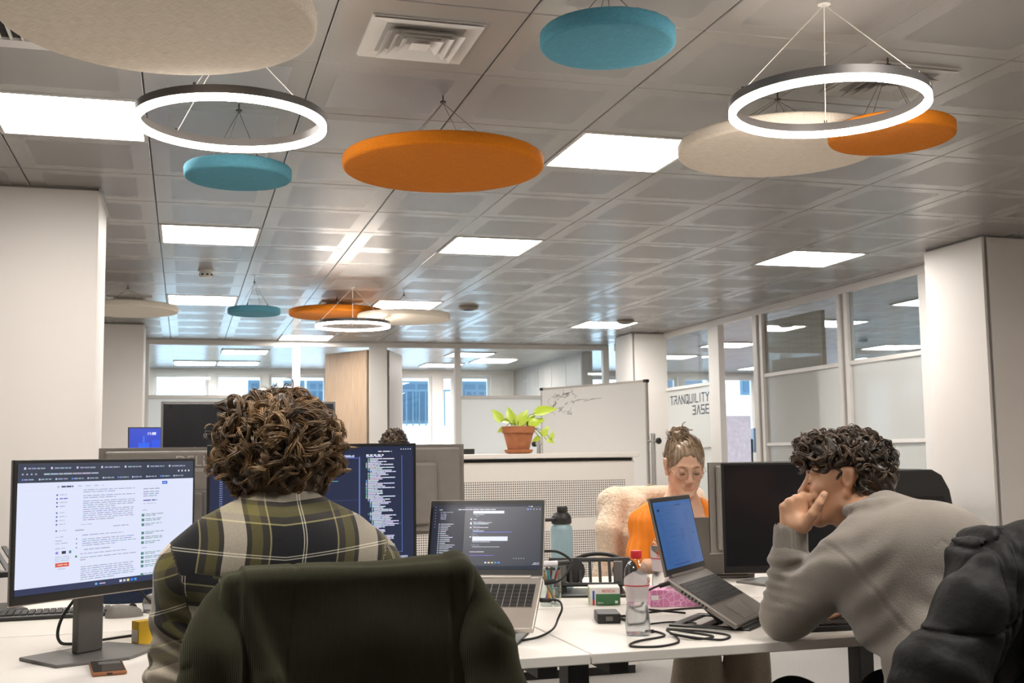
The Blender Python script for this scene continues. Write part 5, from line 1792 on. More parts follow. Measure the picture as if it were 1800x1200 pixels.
def hand(S, wrist, d, n, side, curl=.4, s=1.0, thumb=1):
    """d: finger direction, n: back of the hand, side: towards the thumb"""
    d, n, side = (np.array(v, float) / np.linalg.norm(v) for v in (d, n, side))
    w = np.array(wrist, float)
    K = []
    for i in range(4):
        x = (.030 - .020 * i) * s
        L = (.085, .090, .085, .074)[i] * s
        kn = w + d * L + side * x
        K.append(kn)
        S.cap(w + d * .012 * s + side * x * .6, kn, .014 * s, .0105 * s, .012)
        a = curl * .7
        p = kn
        for q, (ln, r0, r1) in enumerate(((.040, .0095, .0088), (.025, .0088, .0080), (.020, .0080, .0068))):
            e = p + (d * math.cos(a) - n * math.sin(a)) * ln * s * (1, 1.08, 1.0, .82)[i]
            S.cap(p, e, r0 * s, r1 * s, .004)
            p = e
            a += curl
    t0 = w + d * .022 * s + side * .024 * s
    t1 = t0 + (side * .75 + d * .65 - n * .25) * .040 * s
    t2 = t1 + (side * .35 + d * .93 - n * .25) * .032 * s
    t3 = t2 + (side * .1 + d * .95 - n * .3) * .026 * s
    S.cap(t0, t1, .015 * s, .0115 * s, .010).cap(t1, t2, .0115 * s, .010 * s, .004).cap(t2, t3, .010 * s, .008 * s, .004)
    return K

# ---- hair
def hair_mat(name, dark, light, rough=.38):
    m, nt, b = new_mat(name)
    at = nt.nodes.new('ShaderNodeAttribute'); at.attribute_name = 'tone'
    cr = nt.nodes.new('ShaderNodeValToRGB')
    cr.color_ramp.elements[0].color = dark + (1,); cr.color_ramp.elements[1].color = light + (1,)
    nt.links.new(at.outputs['Fac'], cr.inputs[0]); nt.links.new(cr.outputs[0], b.inputs['Base Color'])
    b.inputs['Roughness'].default_value = rough
    b.inputs['Specular IOR Level'].default_value = .6
    nz = nt.nodes.new('ShaderNodeTexNoise'); nz.inputs['Scale'].default_value = 400
    bp = nt.nodes.new('ShaderNodeBump'); bp.inputs['Strength'].default_value = .2; bp.inputs['Distance'].default_value = .001
    nt.links.new(nz.outputs['Fac'], bp.inputs['Height']); nt.links.new(bp.outputs[0], b.inputs['Normal'])
hair_mat('hair_brown', (.045, .024, .013), (.42, .26, .125))
hair_mat('hair_dark', (.020, .013, .009), (.17, .11, .07))
hair_mat('hair_blond', (.10, .062, .035), (.40, .28, .17))

def tubes(paths, rad, tone, ns=4):
    """paths (N,S,3), rad (N,S) -> one mesh of many strands"""
    N, S, _ = paths.shape
    T = np.gradient(paths, axis=1)
    T /= np.linalg.norm(T, axis=2, keepdims=True) + 1e-12
    ref = np.array([.31, .52, .80])
    nrm = np.cross(T, ref)
    nrm /= np.linalg.norm(nrm, axis=2, keepdims=True) + 1e-12
    bn = np.cross(T, nrm)
    ang = np.arange(ns) / ns * 2 * PI
    V = paths[:, :, None, :] + rad[:, :, None, None] * (np.cos(ang)[None, None, :, None] * nrm[:, :, None, :] + np.sin(ang)[None, None, :, None] * bn[:, :, None, :])
    idx = np.arange(N * S * ns).reshape(N, S, ns)
    a = idx[:, :-1, :]; b = np.roll(a, -1, 2); c = np.roll(idx[:, 1:, :], -1, 2); d = idx[:, 1:, :]
    Q = np.stack([a, b, c, d], -1).reshape(-1, 4)
    return V.reshape(-1, 3), Q, np.repeat(tone, S * ns)

def curls(roots, normals, rng, n_str=6, L=(.05, .09), amp=(.008, .016), turns=(1.0, 2.2), lock=.006, r=.0014, S=18, down=.6, lift=.35, tone=(.05, .75), flow=None, stand=(0.0, .022)):
    """locks of curling strands rooted on the scalp; flow gives the general direction of growth"""
    N = len(roots)
    P, Rr, To = [], [], []
    t = np.linspace(0, 1, S)
    for i in range(N):
        n = normals[i]
        fl = (flow(roots[i], n, rng) if flow else np.array([rng.normal(0, .6), rng.normal(0, .6), -down]))
        fl = fl - n * (fl @ n) * .9
        fl /= np.linalg.norm(fl) + 1e-9
        sd = np.cross(n, fl)
        Ln = rng.uniform(*L); am = rng.uniform(*amp); tr = rng.uniform(*turns) * rng.choice((-1, 1)); ph = rng.uniform(0, 6.28)
        lf = rng.uniform(*stand)
        base_tone = rng.uniform(*tone)
        env = np.sin(np.minimum(1, t * 2.2 + .15) * PI / 2)
        core = roots[i] + np.outer(t * Ln, fl) + np.outer(lf * np.sin(t * PI * .8) - .012 * t * t, n)
        for q in range(n_str):
            a0 = rng.uniform(0, 6.28); rr = lock * math.sqrt(rng.uniform(0, 1))
            ph2 = ph + rng.normal(0, .14)
            hx = np.cos(tr * 6.28 * t + ph2) * am * env + math.cos(a0) * rr
            hy = np.sin(tr * 6.28 * t + ph2) * am * env + math.sin(a0) * rr
            P.append(core + np.outer(hx, sd) + np.outer(hy, n))
            Rr.append(r * (1 - .75 * t ** 3) * rng.uniform(.8, 1.3))
            To.append(np.clip(base_tone + rng.normal(0, .10), 0, 1))
    return tubes(np.array(P), np.array(Rr), np.array(To))

def hair_object(name, parts, m, parent):
    V = np.concatenate([p[0] for p in parts]); o = 0
    Q = []
    for p in parts:
        Q.append(p[1] + o); o += len(p[0])
    tone = np.concatenate([p[2] for p in parts])
    me = np_mesh(name, V - np.array(parent.location), np.concatenate(Q), m, attrs={'tone': ('FLOAT', tone)})
    return link(name, me, parent)

def shell_points(rng, N, o, R, c, r, keep):
    """random points on an ellipsoid in head space, kept where keep(q) holds -> world roots, normals"""
    pts, nor = [], []
    while len(pts) < N:
        v = rng.normal(size=3); v /= np.linalg.norm(v)
        q = np.array(c) + v * np.array(r)
        if keep(q):
            n = v / np.array(r); n /= np.linalg.norm(n)
            pts.append(np.array(o) + R @ q); nor.append(R @ n)
    return np.array(pts), np.array(nor)

def eyes(parent, o, R, s=1.0, iris=(.10, .06, .035), lowered=False):
    if 'eye_white' not in MATS:
        mat('eye_white', (.75, .72, .68), .2, noise=(20, .02))
        mat('eye_iris', iris, .1, noise=(60, .1))
    if lowered:                                   # lids down: only the dark line of the lashes shows
        for x in (-.031, .031):
            sg = 1 if x > 0 else -1
            pts = [np.array(o) + R @ (np.array([x + sg * q * .0125, .0905 - .0045 * q * q - (.002 if q > .8 else 0), -.0035 - .0032 * (1 - q * q)]) * s) - np.array(parent.location) for q in np.linspace(-1, 1, 9)]
            MB().tube(pts, [.0006, .0011, .0014, .0016, .0016, .0016, .0016, .0014, .0008], 5).build('eyelash', 'cloth_black', parent, smooth=60)
        return
    for x in (-.031, .031):
        c = np.array(o) + R @ (np.array([x, .0795, .003]) * s) - np.array(parent.location)
        b = MB().lathe([(.0112 * math.sin(a), -.0112 * math.cos(a)) for a in np.linspace(.02, PI - .02, 12)], 16)
        e = b.build('eye', 'eye_white', parent, tuple(c), smooth=80)
        e.scale = (s, s, s)
        f = R @ np.array([0, 1, -.25]); f /= np.linalg.norm(f)
        MB().lathe([(.0055, .0), (.004, .0012)], 14).build('iris', 'eye_iris', e, tuple(f * .0105), Vector(f).to_track_quat('Z', 'Y').to_euler())

# ================================================================== CLOTH MATERIALS
def plaid_mat():
    m, nt, b = new_mat('cloth_plaid')
    b.inputs['Roughness'].default_value = .9
    b.inputs['Specular IOR Level'].default_value = .15
    b.inputs['Sheen Weight'].default_value = .2
    at = nt.nodes.new('ShaderNodeAttribute'); at.attribute_name = 'plaid'
    sp = nt.nodes.new('ShaderNodeSeparateXYZ'); nt.links.new(at.outputs['Vector'], sp.inputs[0])
    black, brown, olive, cream, yellow, white = (.014, .014, .016), (.050, .042, .032), (.15, .13, .042), (.66, .58, .46), (.42, .37, .17), (.72, .68, .56)
    stops = [(0, cream), (.080, brown), (.115, olive), (.195, brown), (.246, yellow), (.256, black), (.486, white), (.494, black), (.506, white), (.514, black), (.744, yellow), (.754, brown), (.805, olive), (.885, brown), (.920, cream)]
    outs = []
    for ax in ('X', 'Y'):
        a = nt.nodes.new('ShaderNodeMath'); a.operation = 'MULTIPLY_ADD'; a.inputs[1].default_value = 1 / .262; a.inputs[2].default_value = .5
        nt.links.new(sp.outputs[ax], a.inputs[0])
        f = nt.nodes.new('ShaderNodeMath'); f.operation = 'FRACT'; nt.links.new(a.outputs[0], f.inputs[0])
        r = nt.nodes.new('ShaderNodeValToRGB'); r.color_ramp.interpolation = 'CONSTANT'
        el = r.color_ramp.elements
        el[0].position = 0; el[0].color = stops[0][1] + (1,)
        el[1].position = stops[1][0]; el[1].color = stops[1][1] + (1,)
        for (p, c) in stops[2:]:
            e = el.new(p); e.color = c + (1,)
        nt.links.new(f.outputs[0], r.inputs[0])
        outs.append(r)
    mx = nt.nodes.new('ShaderNodeMix'); mx.data_type = 'RGBA'; mx.inputs[0].default_value = .5
    nt.links.new(outs[0].outputs[0], mx.inputs[6]); nt.links.new(outs[1].outputs[0], mx.inputs[7])
    nz = nt.nodes.new('ShaderNodeTexNoise'); nz.inputs['Scale'].default_value = 500
    tc = nt.nodes.new('ShaderNodeTexCoord'); nt.links.new(tc.outputs['Object'], nz.inputs['Vector'])
    mr = nt.nodes.new('ShaderNodeMapRange'); mr.inputs['To Min'].default_value = .65; mr.inputs['To Max'].default_value = 1.35
    nt.links.new(nz.outputs['Fac'], mr.inputs[0])
    m2 = nt.nodes.new('ShaderNodeMix'); m2.data_type = 'RGBA'; m2.blend_type = 'MULTIPLY'; m2.inputs[0].default_value = 1
    nt.links.new(mx.outputs[2], m2.inputs[6]); nt.links.new(mr.outputs[0], m2.inputs[7])
    nt.links.new(m2.outputs[2], b.inputs['Base Color'])
    bp = nt.nodes.new('ShaderNodeBump'); bp.inputs['Strength'].default_value = .15; bp.inputs['Distance'].default_value = .002
    nt.links.new(nz.outputs['Fac'], bp.inputs['Height']); nt.links.new(bp.outputs[0], b.inputs['Normal'])
plaid_mat()
mat('cloth_denim', (.035, .045, .075), .9, spec=.15, noise=(200, .2), bump=(500, .2))
mat('cloth_black', (.018, .018, .019), .85, spec=.2, noise=(200, .2), bump=(500, .15))
mat('cloth_sweat', (.255, .225, .195), .95, spec=.1, sheen=.3, noise=(9, .10), bump=(260, .30))
mat('cloth_rib', (.265, .235, .205), .95, spec=.1, sheen=.3, noise=(90, .12), bump=(60, .7), stretch=(6, 6, .3))
mat('cloth_orange', (.80, .235, .018), .75, spec=.2, sheen=.2, noise=(12, .06), bump=(300, .1))
mat('cloth_beige', (.42, .35, .28), .9, spec=.15, noise=(120, .08), bump=(400, .2))
mat('cloth_teddy', (.74, .58, .43), 1.0, spec=.05, sheen=.5, noise=(120, .16), bump=(160, 1.0))
mat('cloth_lining', (.86, .70, .54), 1.0, spec=.05, sheen=.4, noise=(40, .06), bump=(90, .5))
m, nt, b = new_mat('cloth_corduroy')
b.inputs['Roughness'].default_value = .95; b.inputs['Specular IOR Level'].default_value = .12; b.inputs['Sheen Weight'].default_value = .12
b.inputs['Sheen Tint'].default_value = (.6, .6, .4, 1)
tc = nt.nodes.new('ShaderNodeTexCoord'); wv = nt.nodes.new('ShaderNodeTexWave'); wv.bands_direction = 'X'; wv.inputs['Scale'].default_value = 95; wv.inputs['Distortion'].default_value = .4
nt.links.new(tc.outputs['Object'], wv.inputs['Vector'])
nz = nt.nodes.new('ShaderNodeTexNoise'); nz.inputs['Scale'].default_value = 7; nz.inputs['Detail'].default_value = 6
nt.links.new(tc.outputs['Object'], nz.inputs['Vector'])
cr = nt.nodes.new('ShaderNodeValToRGB')
cr.color_ramp.elements[0].color = (.012, .012, .0068, 1); cr.color_ramp.elements[1].color = (.044, .042, .025, 1)
ml = nt.nodes.new('ShaderNodeMath'); ml.operation = 'MULTIPLY_ADD'; ml.inputs[1].default_value = .35; 
nt.links.new(wv.outputs['Fac'], ml.inputs[0]); nt.links.new(nz.outputs['Fac'], ml.inputs[2])
nt.links.new(ml.outputs[0], cr.inputs[0]); nt.links.new(cr.outputs[0], b.inputs['Base Color'])
bp = nt.nodes.new('ShaderNodeBump'); bp.inputs['Strength'].default_value = .35; bp.inputs['Distance'].default_value = .002
nt.links.new(wv.outputs['Fac'], bp.inputs['Height']); nt.links.new(bp.outputs[0], b.inputs['Normal'])
mat('cloth_puffer', (.0115, .0113, .011), .6, spec=.16, noise=(30, .25), bump=(45, .6))

# ================================================================== OFFICE CHAIRS
mat('chair_mesh', (.03, .03, .031), .8, noise=(200, .2), bump=(500, .3))
def office_chair(label, loc, rz, back_h=.98):
    """the sitter faces +y; loc is the middle of the seat"""
    o = thing('office_chair', label, 'chair', loc, rz)
    MB().bb(-.24, .24, -.23, .25, .43, .49).build('seat', 'chair_mesh', o, bevel=.025, seg=3)
    vs, fs = [], []
    n, m_ = 9, 8
    for i in range(m_):
        z = .53 + (back_h - .53) * i / (m_ - 1)
        wd = .215 * (1 - .12 * (i / (m_ - 1)) ** 2)
        for sgn in (0, 1):
            for k in range(n):
                u = k / (n - 1) * 2 - 1
                vs.append((u * wd, -.275 - .03 * (i / (m_ - 1)) + .035 * u * u - (.03 if sgn else 0), z))
    for i in range(m_ - 1):
        a, c = i * 2 * n, (i + 1) * 2 * n
        for k in range(n - 1):
            fs += [(a + k, a + k + 1, c + k + 1, c + k), (a + n + k + 1, a + n + k, c + n + k, c + n + k + 1)]
        fs += [(a + n, a, c, c + n), (a + n - 1, a + 2 * n - 1, c + 2 * n - 1, c + n - 1)]
    fs += [tuple(range(n)) + tuple(range(2 * n - 1, n - 1, -1))]
    t = (m_ - 1) * 2 * n
    fs += [tuple(t + k for k in range(n - 1, -1, -1)) + tuple(t + n + k for k in range(n))]
    MB().add(vs, fs).build('backrest', 'chair_mesh', o, smooth=60)
    MB().tube([(0, -.12, .42), (0, -.30, .42), (0, -.335, .50), (0, -.335, .75)], .022, 10).build('back_bar', 'plastic_black', o, smooth=50)
    MB().tube([(0, 0, .10), (0, 0, .42)], .028, 14).build('gas_column', 'steel', o, smooth=50)
    for k in range(5):
        t = 2 * PI * k / 5 + .3
        e = (.30 * math.cos(t), .30 * math.sin(t), .075)
        lg = MB().tube([(0, 0, .105), (e[0] * .5, e[1] * .5, .095), e], [.028, .022, .016], 8).build('leg', 'plastic_black', o, smooth=50)
        MB().tube([(e[0] - .02 * math.sin(t), e[1] + .02 * math.cos(t), .03), (e[0] + .02 * math.sin(t), e[1] - .02 * math.cos(t), .03)], .03, 14).build('castor', 'rubber_black', lg, smooth=40)
    return o
# ================================================================== PEOPLE
A3 = np.array

def ring_caps(S, c, rx, ry, tilt, r, k=.008, n=14, a0=0.0, a1=2 * PI):
    P = [A3((c[0] + rx * math.cos(t), c[1] + ry * math.sin(t), c[2] + tilt * math.sin(t))) for t in np.linspace(a0, a1, n)]
    for p, q in zip(P[:-1], P[1:]):
        S.cap(p, q, r, k=k)

def seated_legs(S, hips, knees, ankles, r=(.085, .062, .048), k=.03):
    for h_, kn, an in zip(hips, knees, ankles):
        S.cap(h_, kn, r[0], r[1], k).cap(kn, an, r[1], r[2], k)

def shoe(parent, ankle, fwd, m='rubber_black'):
    S = SDF()
    a, f = A3(ankle, float), A3(fwd, float)
    S.cap(a + (0, 0, -.02), a + f * .0 + A3((0, 0, -.055)), .045, .042, .03)
    S.cap(a + A3((0, 0, -.060)) - f * .02, a + f * .16 + A3((0, 0, -.066)), .040, .030, .03)
    flesh('shoe', S, a - .25, a + .25, .007, m, parent)

# ------------------------------------------------------------------ curly head in the plaid shirt
p1 = thing('person', 'person with brown curls in a plaid shirt seen from behind', 'person', (.19, 2.33, 0))
R1 = head_R(PI / 2 + .06, -.06)
O1 = A3((.185, 2.43, 1.232))
L_SH, L_EL, L_WR = A3((.010, 2.36, .985)), A3((-.002, 2.43, .755)), A3((.055, 2.66, .785))
R_SH, R_EL, R_WR = A3((.372, 2.36, .985)), A3((.392, 2.43, .755)), A3((.330, 2.66, .785))
S = SDF()
add_head(S, O1, R1)
S.cap((.187, 2.40, 1.14), (.19, 2.36, 1.05), .056, .065, .03)
S.ell((.19, 2.36, .92), (.165, .10, .20), .04).ell((.19, 2.33, .64), (.15, .11, .24), .05)
S.cap((.05, 2.36, 1.0), (.33, 2.36, 1.0), .055, k=.04)
for sh, el, wr, sd in ((L_SH, L_EL, L_WR, 1), (R_SH, R_EL, R_WR, -1)):
    S.cap(sh, el, .048, .040, .03).cap(el, wr, .041, .027, .02)
    hand(S, wr, (.1 * sd, 1, -.14), (0, .1, 1), (sd, 0, 0), .35)
seated_legs(S, [(.10, 2.32, .53), (.28, 2.32, .53)], [(.06, 2.76, .53), (.32, 2.76, .53)], [(.06, 2.74, .11), (.32, 2.74, .11)], (.07, .05, .036))
flesh('body', S, (-.2, 2.1, 0.02), (.6, 2.95, 1.42), .005, 'skin_fair', p1, attrs=lambda V: face_tint(V, O1, R1))
eyes(p1, O1, R1)

S = SDF()
S.ell((.19, 2.365, .92), (.192, .130, .215), .04).ell((.19, 2.33, .66), (.178, .132, .24), .06).ell((.19, 2.31, .50), (.185, .15, .10), .05)
S.cap((.04, 2.36, 1.005), (.34, 2.36, 1.005), .068, k=.05)
S.ell((.19, 2.315, 1.0), (.155, .085, .11), .05)
S.cap((.19, 2.385, 1.105), (.07, 2.37, 1.045), .060, .058, .04).cap((.19, 2.385, 1.105), (.31, 2.37, 1.045), .060, .058, .04)
for sh, el, wr in ((L_SH, L_EL, L_WR), (R_SH, R_EL, R_WR)):
    e2 = sh + (el - sh) * .88
    S.cap(sh, e2, .066, .062, .035)
    S.cap(sh + (el - sh) * .80, e2, .064, .067, .012)
ring_caps(S, (.188, 2.40, 1.128), .066, .066, .012, .013, .012)
S.cap((.185, 2.43, 1.17), (.185, 2.43, 1.3), .062, .062, .004, op='s')
for sh, el, wr in ((L_SH, L_EL, L_WR), (R_SH, R_EL, R_WR)):
    S.cap(sh + (el - sh) * .86, el + (el - sh) * .2, .046, .05, .006, op='s')
def fold1(P):
    x, y, z = P[:, 0], P[:, 1], P[:, 2]
    arm = np.clip((np.abs(x - .19) - .13) / .05, 0, 1)
    d = .0022 * np.sin(x * 38 + z * 21 + 2 * np.sin(z * 14)) * np.clip((1.02 - z) / .1, 0, 1)
    d += arm * .0045 * np.sin(z * 120 + x * 40 + 1.5 * np.sin(y * 50)) * np.clip((.95 - z) / .08, 0, 1)
    yo = np.exp(-((z - (.988 + .25 * (x - .19) ** 2)) / .004) ** 2) * (y < 2.36) * (1 - arm)
    return d + .0035 * yo
def plaid_uv(V):
    x, y, z = V[:, 0], V[:, 1], V[:, 2]
    dx = x - .19
    yk = z > (.988 + .25 * dx * dx)
    u = np.where(yk, x - .224, x - .268)
    v = (z - 1.022) * 1.06 - .10 * np.abs(dx)
    sl = np.abs(dx) > .168 + .30 * np.clip(z - .90, 0, .2)
    u = np.where(sl, (y - 2.40) * 1.0 + dx * .4, u)
    v = np.where(sl, (z - .93) + .35 * (np.abs(dx) - .2), v)
    w = .004 * np.sin(z * 40) * (~sl)
    return {'plaid': ('FLOAT_VECTOR', np.stack([u + w, v, 0 * u], 1))}
flesh('shirt', S, (-.2, 2.05, .40), (.6, 2.65, 1.25), .005, 'cloth_plaid', p1, fold1, plaid_uv)
S = SDF()
seated_legs(S, [(.10, 2.30, .52), (.28, 2.30, .52)], [(.06, 2.76, .53), (.32, 2.76, .53)], [(.06, 2.74, .12), (.32, 2.74, .12)], (.095, .07, .06), .04)
flesh('trousers', S, (-.2, 2.1, .04), (.6, 2.95, .72), .008, 'cloth_denim', p1)
for x in (.06, .32): shoe(p1, (x, 2.74, .10), (0, 1, 0))

rng = np.random.default_rng(7)
S = SDF()
S.frame(O1, R1)
S.ell((0, -.020, .026), (.094, .108, .090), .02).ell((0, -.055, -.038), (.094, .070, .076), .05)
S.ell((0, .115, -.045), (.085, .085, .095), .03, op='s')
S.frame()
lump = lambda P: .007 * np.sin(P[:, 0] * 75 + 3 * np.sin(P[:, 2] * 40)) * np.sin(P[:, 2] * 70 + P[:, 1] * 50) + .004 * np.sin(P[:, 0] * 160 + P[:, 2] * 130)
V, Q = mesh_sdf(S, O1 - .22, O1 + .22, .006, disp=lump)
parts = [(V, Q, np.full(len(V), .08))]
keep1 = lambda q: not (q[1] > .045 and q[2] < .055) and q[2] > -.098
def flow1(p, n, rng):
    return np.array([rng.normal(0, .8), rng.normal(0, .5), rng.normal(-.45, .5)])
rt, nn = shell_points(rng, 300, O1, R1, (0, -.022, .008), (.098, .104, .092), keep1)
parts.append(curls(rt, nn, rng, n_str=17, L=(.05, .095), amp=(.010, .018), turns=(.7, 1.4), lock=.0068, r=.00115, tone=(.0, .75), flow=flow1, stand=(.0, .016)))
rt, nn = shell_points(rng, 240, O1, R1, (0, -.024, .006), (.108, .112, .098), keep1)
parts.append(curls(rt, nn, rng, n_str=15, L=(.045, .085), amp=(.010, .017), turns=(.7, 1.4), lock=.0066, r=.00105, tone=(.15, 1.0), flow=flow1, stand=(.0, .010)))
rt, nn = shell_points(rng, 40, O1, R1, (0, -.02, .01), (.104, .112, .096), keep1)
parts.append(curls(rt, nn, rng, n_str=3, L=(.05, .09), amp=(.010, .018), turns=(.7, 1.5), lock=.004, r=.0009, tone=(.3, .9), flow=lambda p, n, r_: np.array([r_.normal(0, 1), r_.normal(0, 1), r_.normal(.0, .7)]), stand=(.008, .026)))
hair_object('hair', parts, 'hair_brown', p1)

# chair and corduroy jacket
office_chair('office chair carrying the dark green corduroy jacket', (.262, 2.25, 0), 0.0, .99)
j1 = thing('corduroy_jacket', 'dark green corduroy jacket draped over the chair in front', 'jacket', (.262, 1.93, 0))
S = SDF()
S.box((.266, 1.945, .70), (.208, .056, .335), .022, .02)
S.cap((.095, 1.95, .995), (.448, 1.95, 1.012), .030, k=.02)
S.chain([(.092, 1.898, 1.0), (.135, 1.888, .86), (.185, 1.886, .70), (.20, 1.886, .42)], [.012, .022, .026, .026], .012)
JL, JR = SDF(), SDF()
JL.chain([(.088, 1.945, .990), (.050, 1.918, .90), (.036, 1.905, .78), (.040, 1.90, .62), (.048, 1.90, .42)], [.040, .052, .064, .070, .070], .03)
JR.chain([(.458, 1.945, .995), (.492, 1.918, .90), (.514, 1.905, .78), (.524, 1.90, .62), (.526, 1.90, .42)], [.036, .048, .056, .064, .066], .025)
def fold2(P):
    x, y, z = P[:, 0], P[:, 1], P[:, 2]
    c = np.clip((z - .35) / .3, 0, 1)
    d = .0060 * np.sin((z * 34 - (x - .28) ** 2 * 60) + 1.2 * np.sin(x * 16)) * np.exp(-((x - .33) / .13) ** 2)
    d += .007 * np.sin(x * 40 + z * 9 + 2 * np.sin(z * 7)) * (np.abs(x - .262) > .17)
    d += .0030 * np.exp(-((x - .166 - .10 * (z - .9)) / .003) ** 2) * (z > .86)
    d += .0035 * np.exp(-((z - .93 + .6 * (x - .50)) / .004) ** 2) * (x > .49) + .0035 * np.exp(-((z - .9 - .6 * (x - .03)) / .004) ** 2) * (x < .02)
    return d
flesh('back_panel', S, (-.02, 1.78, .34), (.56, 2.08, 1.12), .005, 'cloth_corduroy', j1, fold2)
flesh('sleeve', JL, (-.12, 1.78, .34), (.25, 2.08, 1.12), .005, 'cloth_corduroy', j1, fold2)
flesh('sleeve', JR, (.35, 1.78, .34), (.68, 2.08, 1.12), .005, 'cloth_corduroy', j1, fold2)

# ------------------------------------------------------------------ person in the grey sweatshirt
p2 = thing('person', 'person in a grey sweatshirt with chin on hand, seen in profile', 'person', (1.72, 2.30, 0))
R2 = head_R(math.radians(145.6), math.radians(-2), math.radians(2))
O2 = A3((1.637, 2.590, 1.140))
S = SDF()
add_head(S, O2, R2)
S.cap(O2 + R2 @ A3((0, -.03, -.07)), (1.665, 2.485, 1.03), .055, .066, .03)
S.ell((1.71, 2.41, .88), (.165, .11, .18), .04).ell((1.73, 2.32, .66), (.14, .11, .22), .05)
S.cap((1.56, 2.44, .95), (1.87, 2.43, .965), .052, k=.04)
E2, W2_ = A3((1.470, 2.632, .795)), A3((1.479, 2.598, 1.005))
S.cap((1.545, 2.44, .94), E2, .050, .040, .03).cap(E2, W2_, .040, .027, .02)
# left hand closed before the mouth, thumb along the cheek
def at_px(px, py, d):
    v = ((px - 900) / FPX) * CR - ((py - 600) / FPX) * CU + _fw
    return A3((0, 0, CAM_Z)) + v * d
KN = [at_px(1411, 871, 2.872), at_px(1399, 876, 2.862), at_px(1387, 882, 2.858), at_px(1377, 891, 2.862)]
RT, VW, UP = A3((CR[0], CR[1], 0)), A3((.535, .845, 0)), A3((0, 0, 1.))
PB = [at_px(1410, 925, 2.862), at_px(1400, 926, 2.856), at_px(1391, 926, 2.856), at_px(1383, 925, 2.860)]
for i, kn in enumerate(KN):
    S.cap(PB[i], kn, .0165, .0105, .012)
    a = kn + (RT * .80 + VW * .45 - UP * .15) * .036
    bb_ = a + (RT * .25 + VW * .25 - UP * .9) * .024
    c_ = bb_ + (-RT * .6 - UP * .5) * .016
    S.cap(kn, a, .0105, .0095, .004).cap(a, bb_, .0095, .0085, .004).cap(bb_, c_, .0085, .007, .004)
T0, T1, T2, T3 = at_px(1416, 922, 2.835), at_px(1429, 903, 2.818), at_px(1440, 884, 2.815), at_px(1449, 868, 2.822)
S.cap(T0, T1, .017, .0130, .012).cap(T1, T2, .0130, .0108, .005).cap(T2, T3, .0108, .0090, .004)
S.cap(W2_, at_px(1399, 922, 2.858), .028, .030, .015)
R2_EL, R2_WR = A3((1.935, 2.60, .79)), A3((1.80, 2.78, .795))
S.cap((1.885, 2.43, .94), R2_EL, .050, .040, .03).cap(R2_EL, R2_WR, .040, .027, .02)
hand(S, R2_WR, (-.75, .65, -.12), (0, .1, 1), (-.65, -.75, 0), .35)
seated_legs(S, [(1.63, 2.30, .53), (1.82, 2.30, .53)], [(1.55, 2.74, .53), (1.84, 2.74, .53)], [(1.56, 2.70, .11), (1.84, 2.72, .11)], (.07, .05, .036))
flesh('body', S, (1.30, 2.05, .02), (2.10, 3.02, 1.36), .0045, 'skin_warm', p2, attrs=lambda V: face_tint(V, O2, R2))
eyes(p2, O2, R2, lowered=True)
nail = MB().lathe([(.0055, 0), (.004, .0012)], 12)
mat('nail', (.70, .45, .36), .3, noise=(40, .05))
nb = at_px(1447, 870, 2.812) - A3(p2.location)
nail.build('thumb_nail', 'nail', p2, tuple(nb), Vector(-VW + RT * .3).to_track_quat('Z', 'Y').to_euler())

S = SDF()
S.ell((1.71, 2.405, .88), (.198, .142, .20), .04).ell((1.73, 2.31, .66), (.178, .138, .23), .06).ell((1.73, 2.28, .50), (.19, .155, .09), .05)
S.cap((1.565, 2.44, .958), (1.875, 2.425, .972), .076, k=.05)
S.ell((1.715, 2.365, .985), (.165, .085, .10), .05)
S.cap((1.665, 2.475, 1.045), (1.60, 2.455, 1.0), .062, .062, .04).cap((1.665, 2.475, 1.045), (1.80, 2.43, 1.0), .062, .062, .04)
S.cap((1.535, 2.45, .935), (1.482, 2.615, .812), .074, .064, .03)
S.cap((1.482, 2.615, .812), (1.470, 2.632, .795), .062, .058, .02)
S.cap((1.470, 2.628, .800), (1.477, 2.602, .955), .057, .047, .02)
S.cap((1.89, 2.43, .94), R2_EL, .074, .062, .03).cap(R2_EL, R2_EL + (R2_WR - R2_EL) * .8, .060, .045, .02)
ring_caps(S, (1.662, 2.492, 1.068), .070, .070, -.014, .013, .012)
S.cap((1.650, 2.53, 1.115), (1.64, 2.56, 1.25), .066, .066, .004, op='s')
S.box((1.47, 2.65, .60), (.25, .30, .136), .004, .004, op='s')
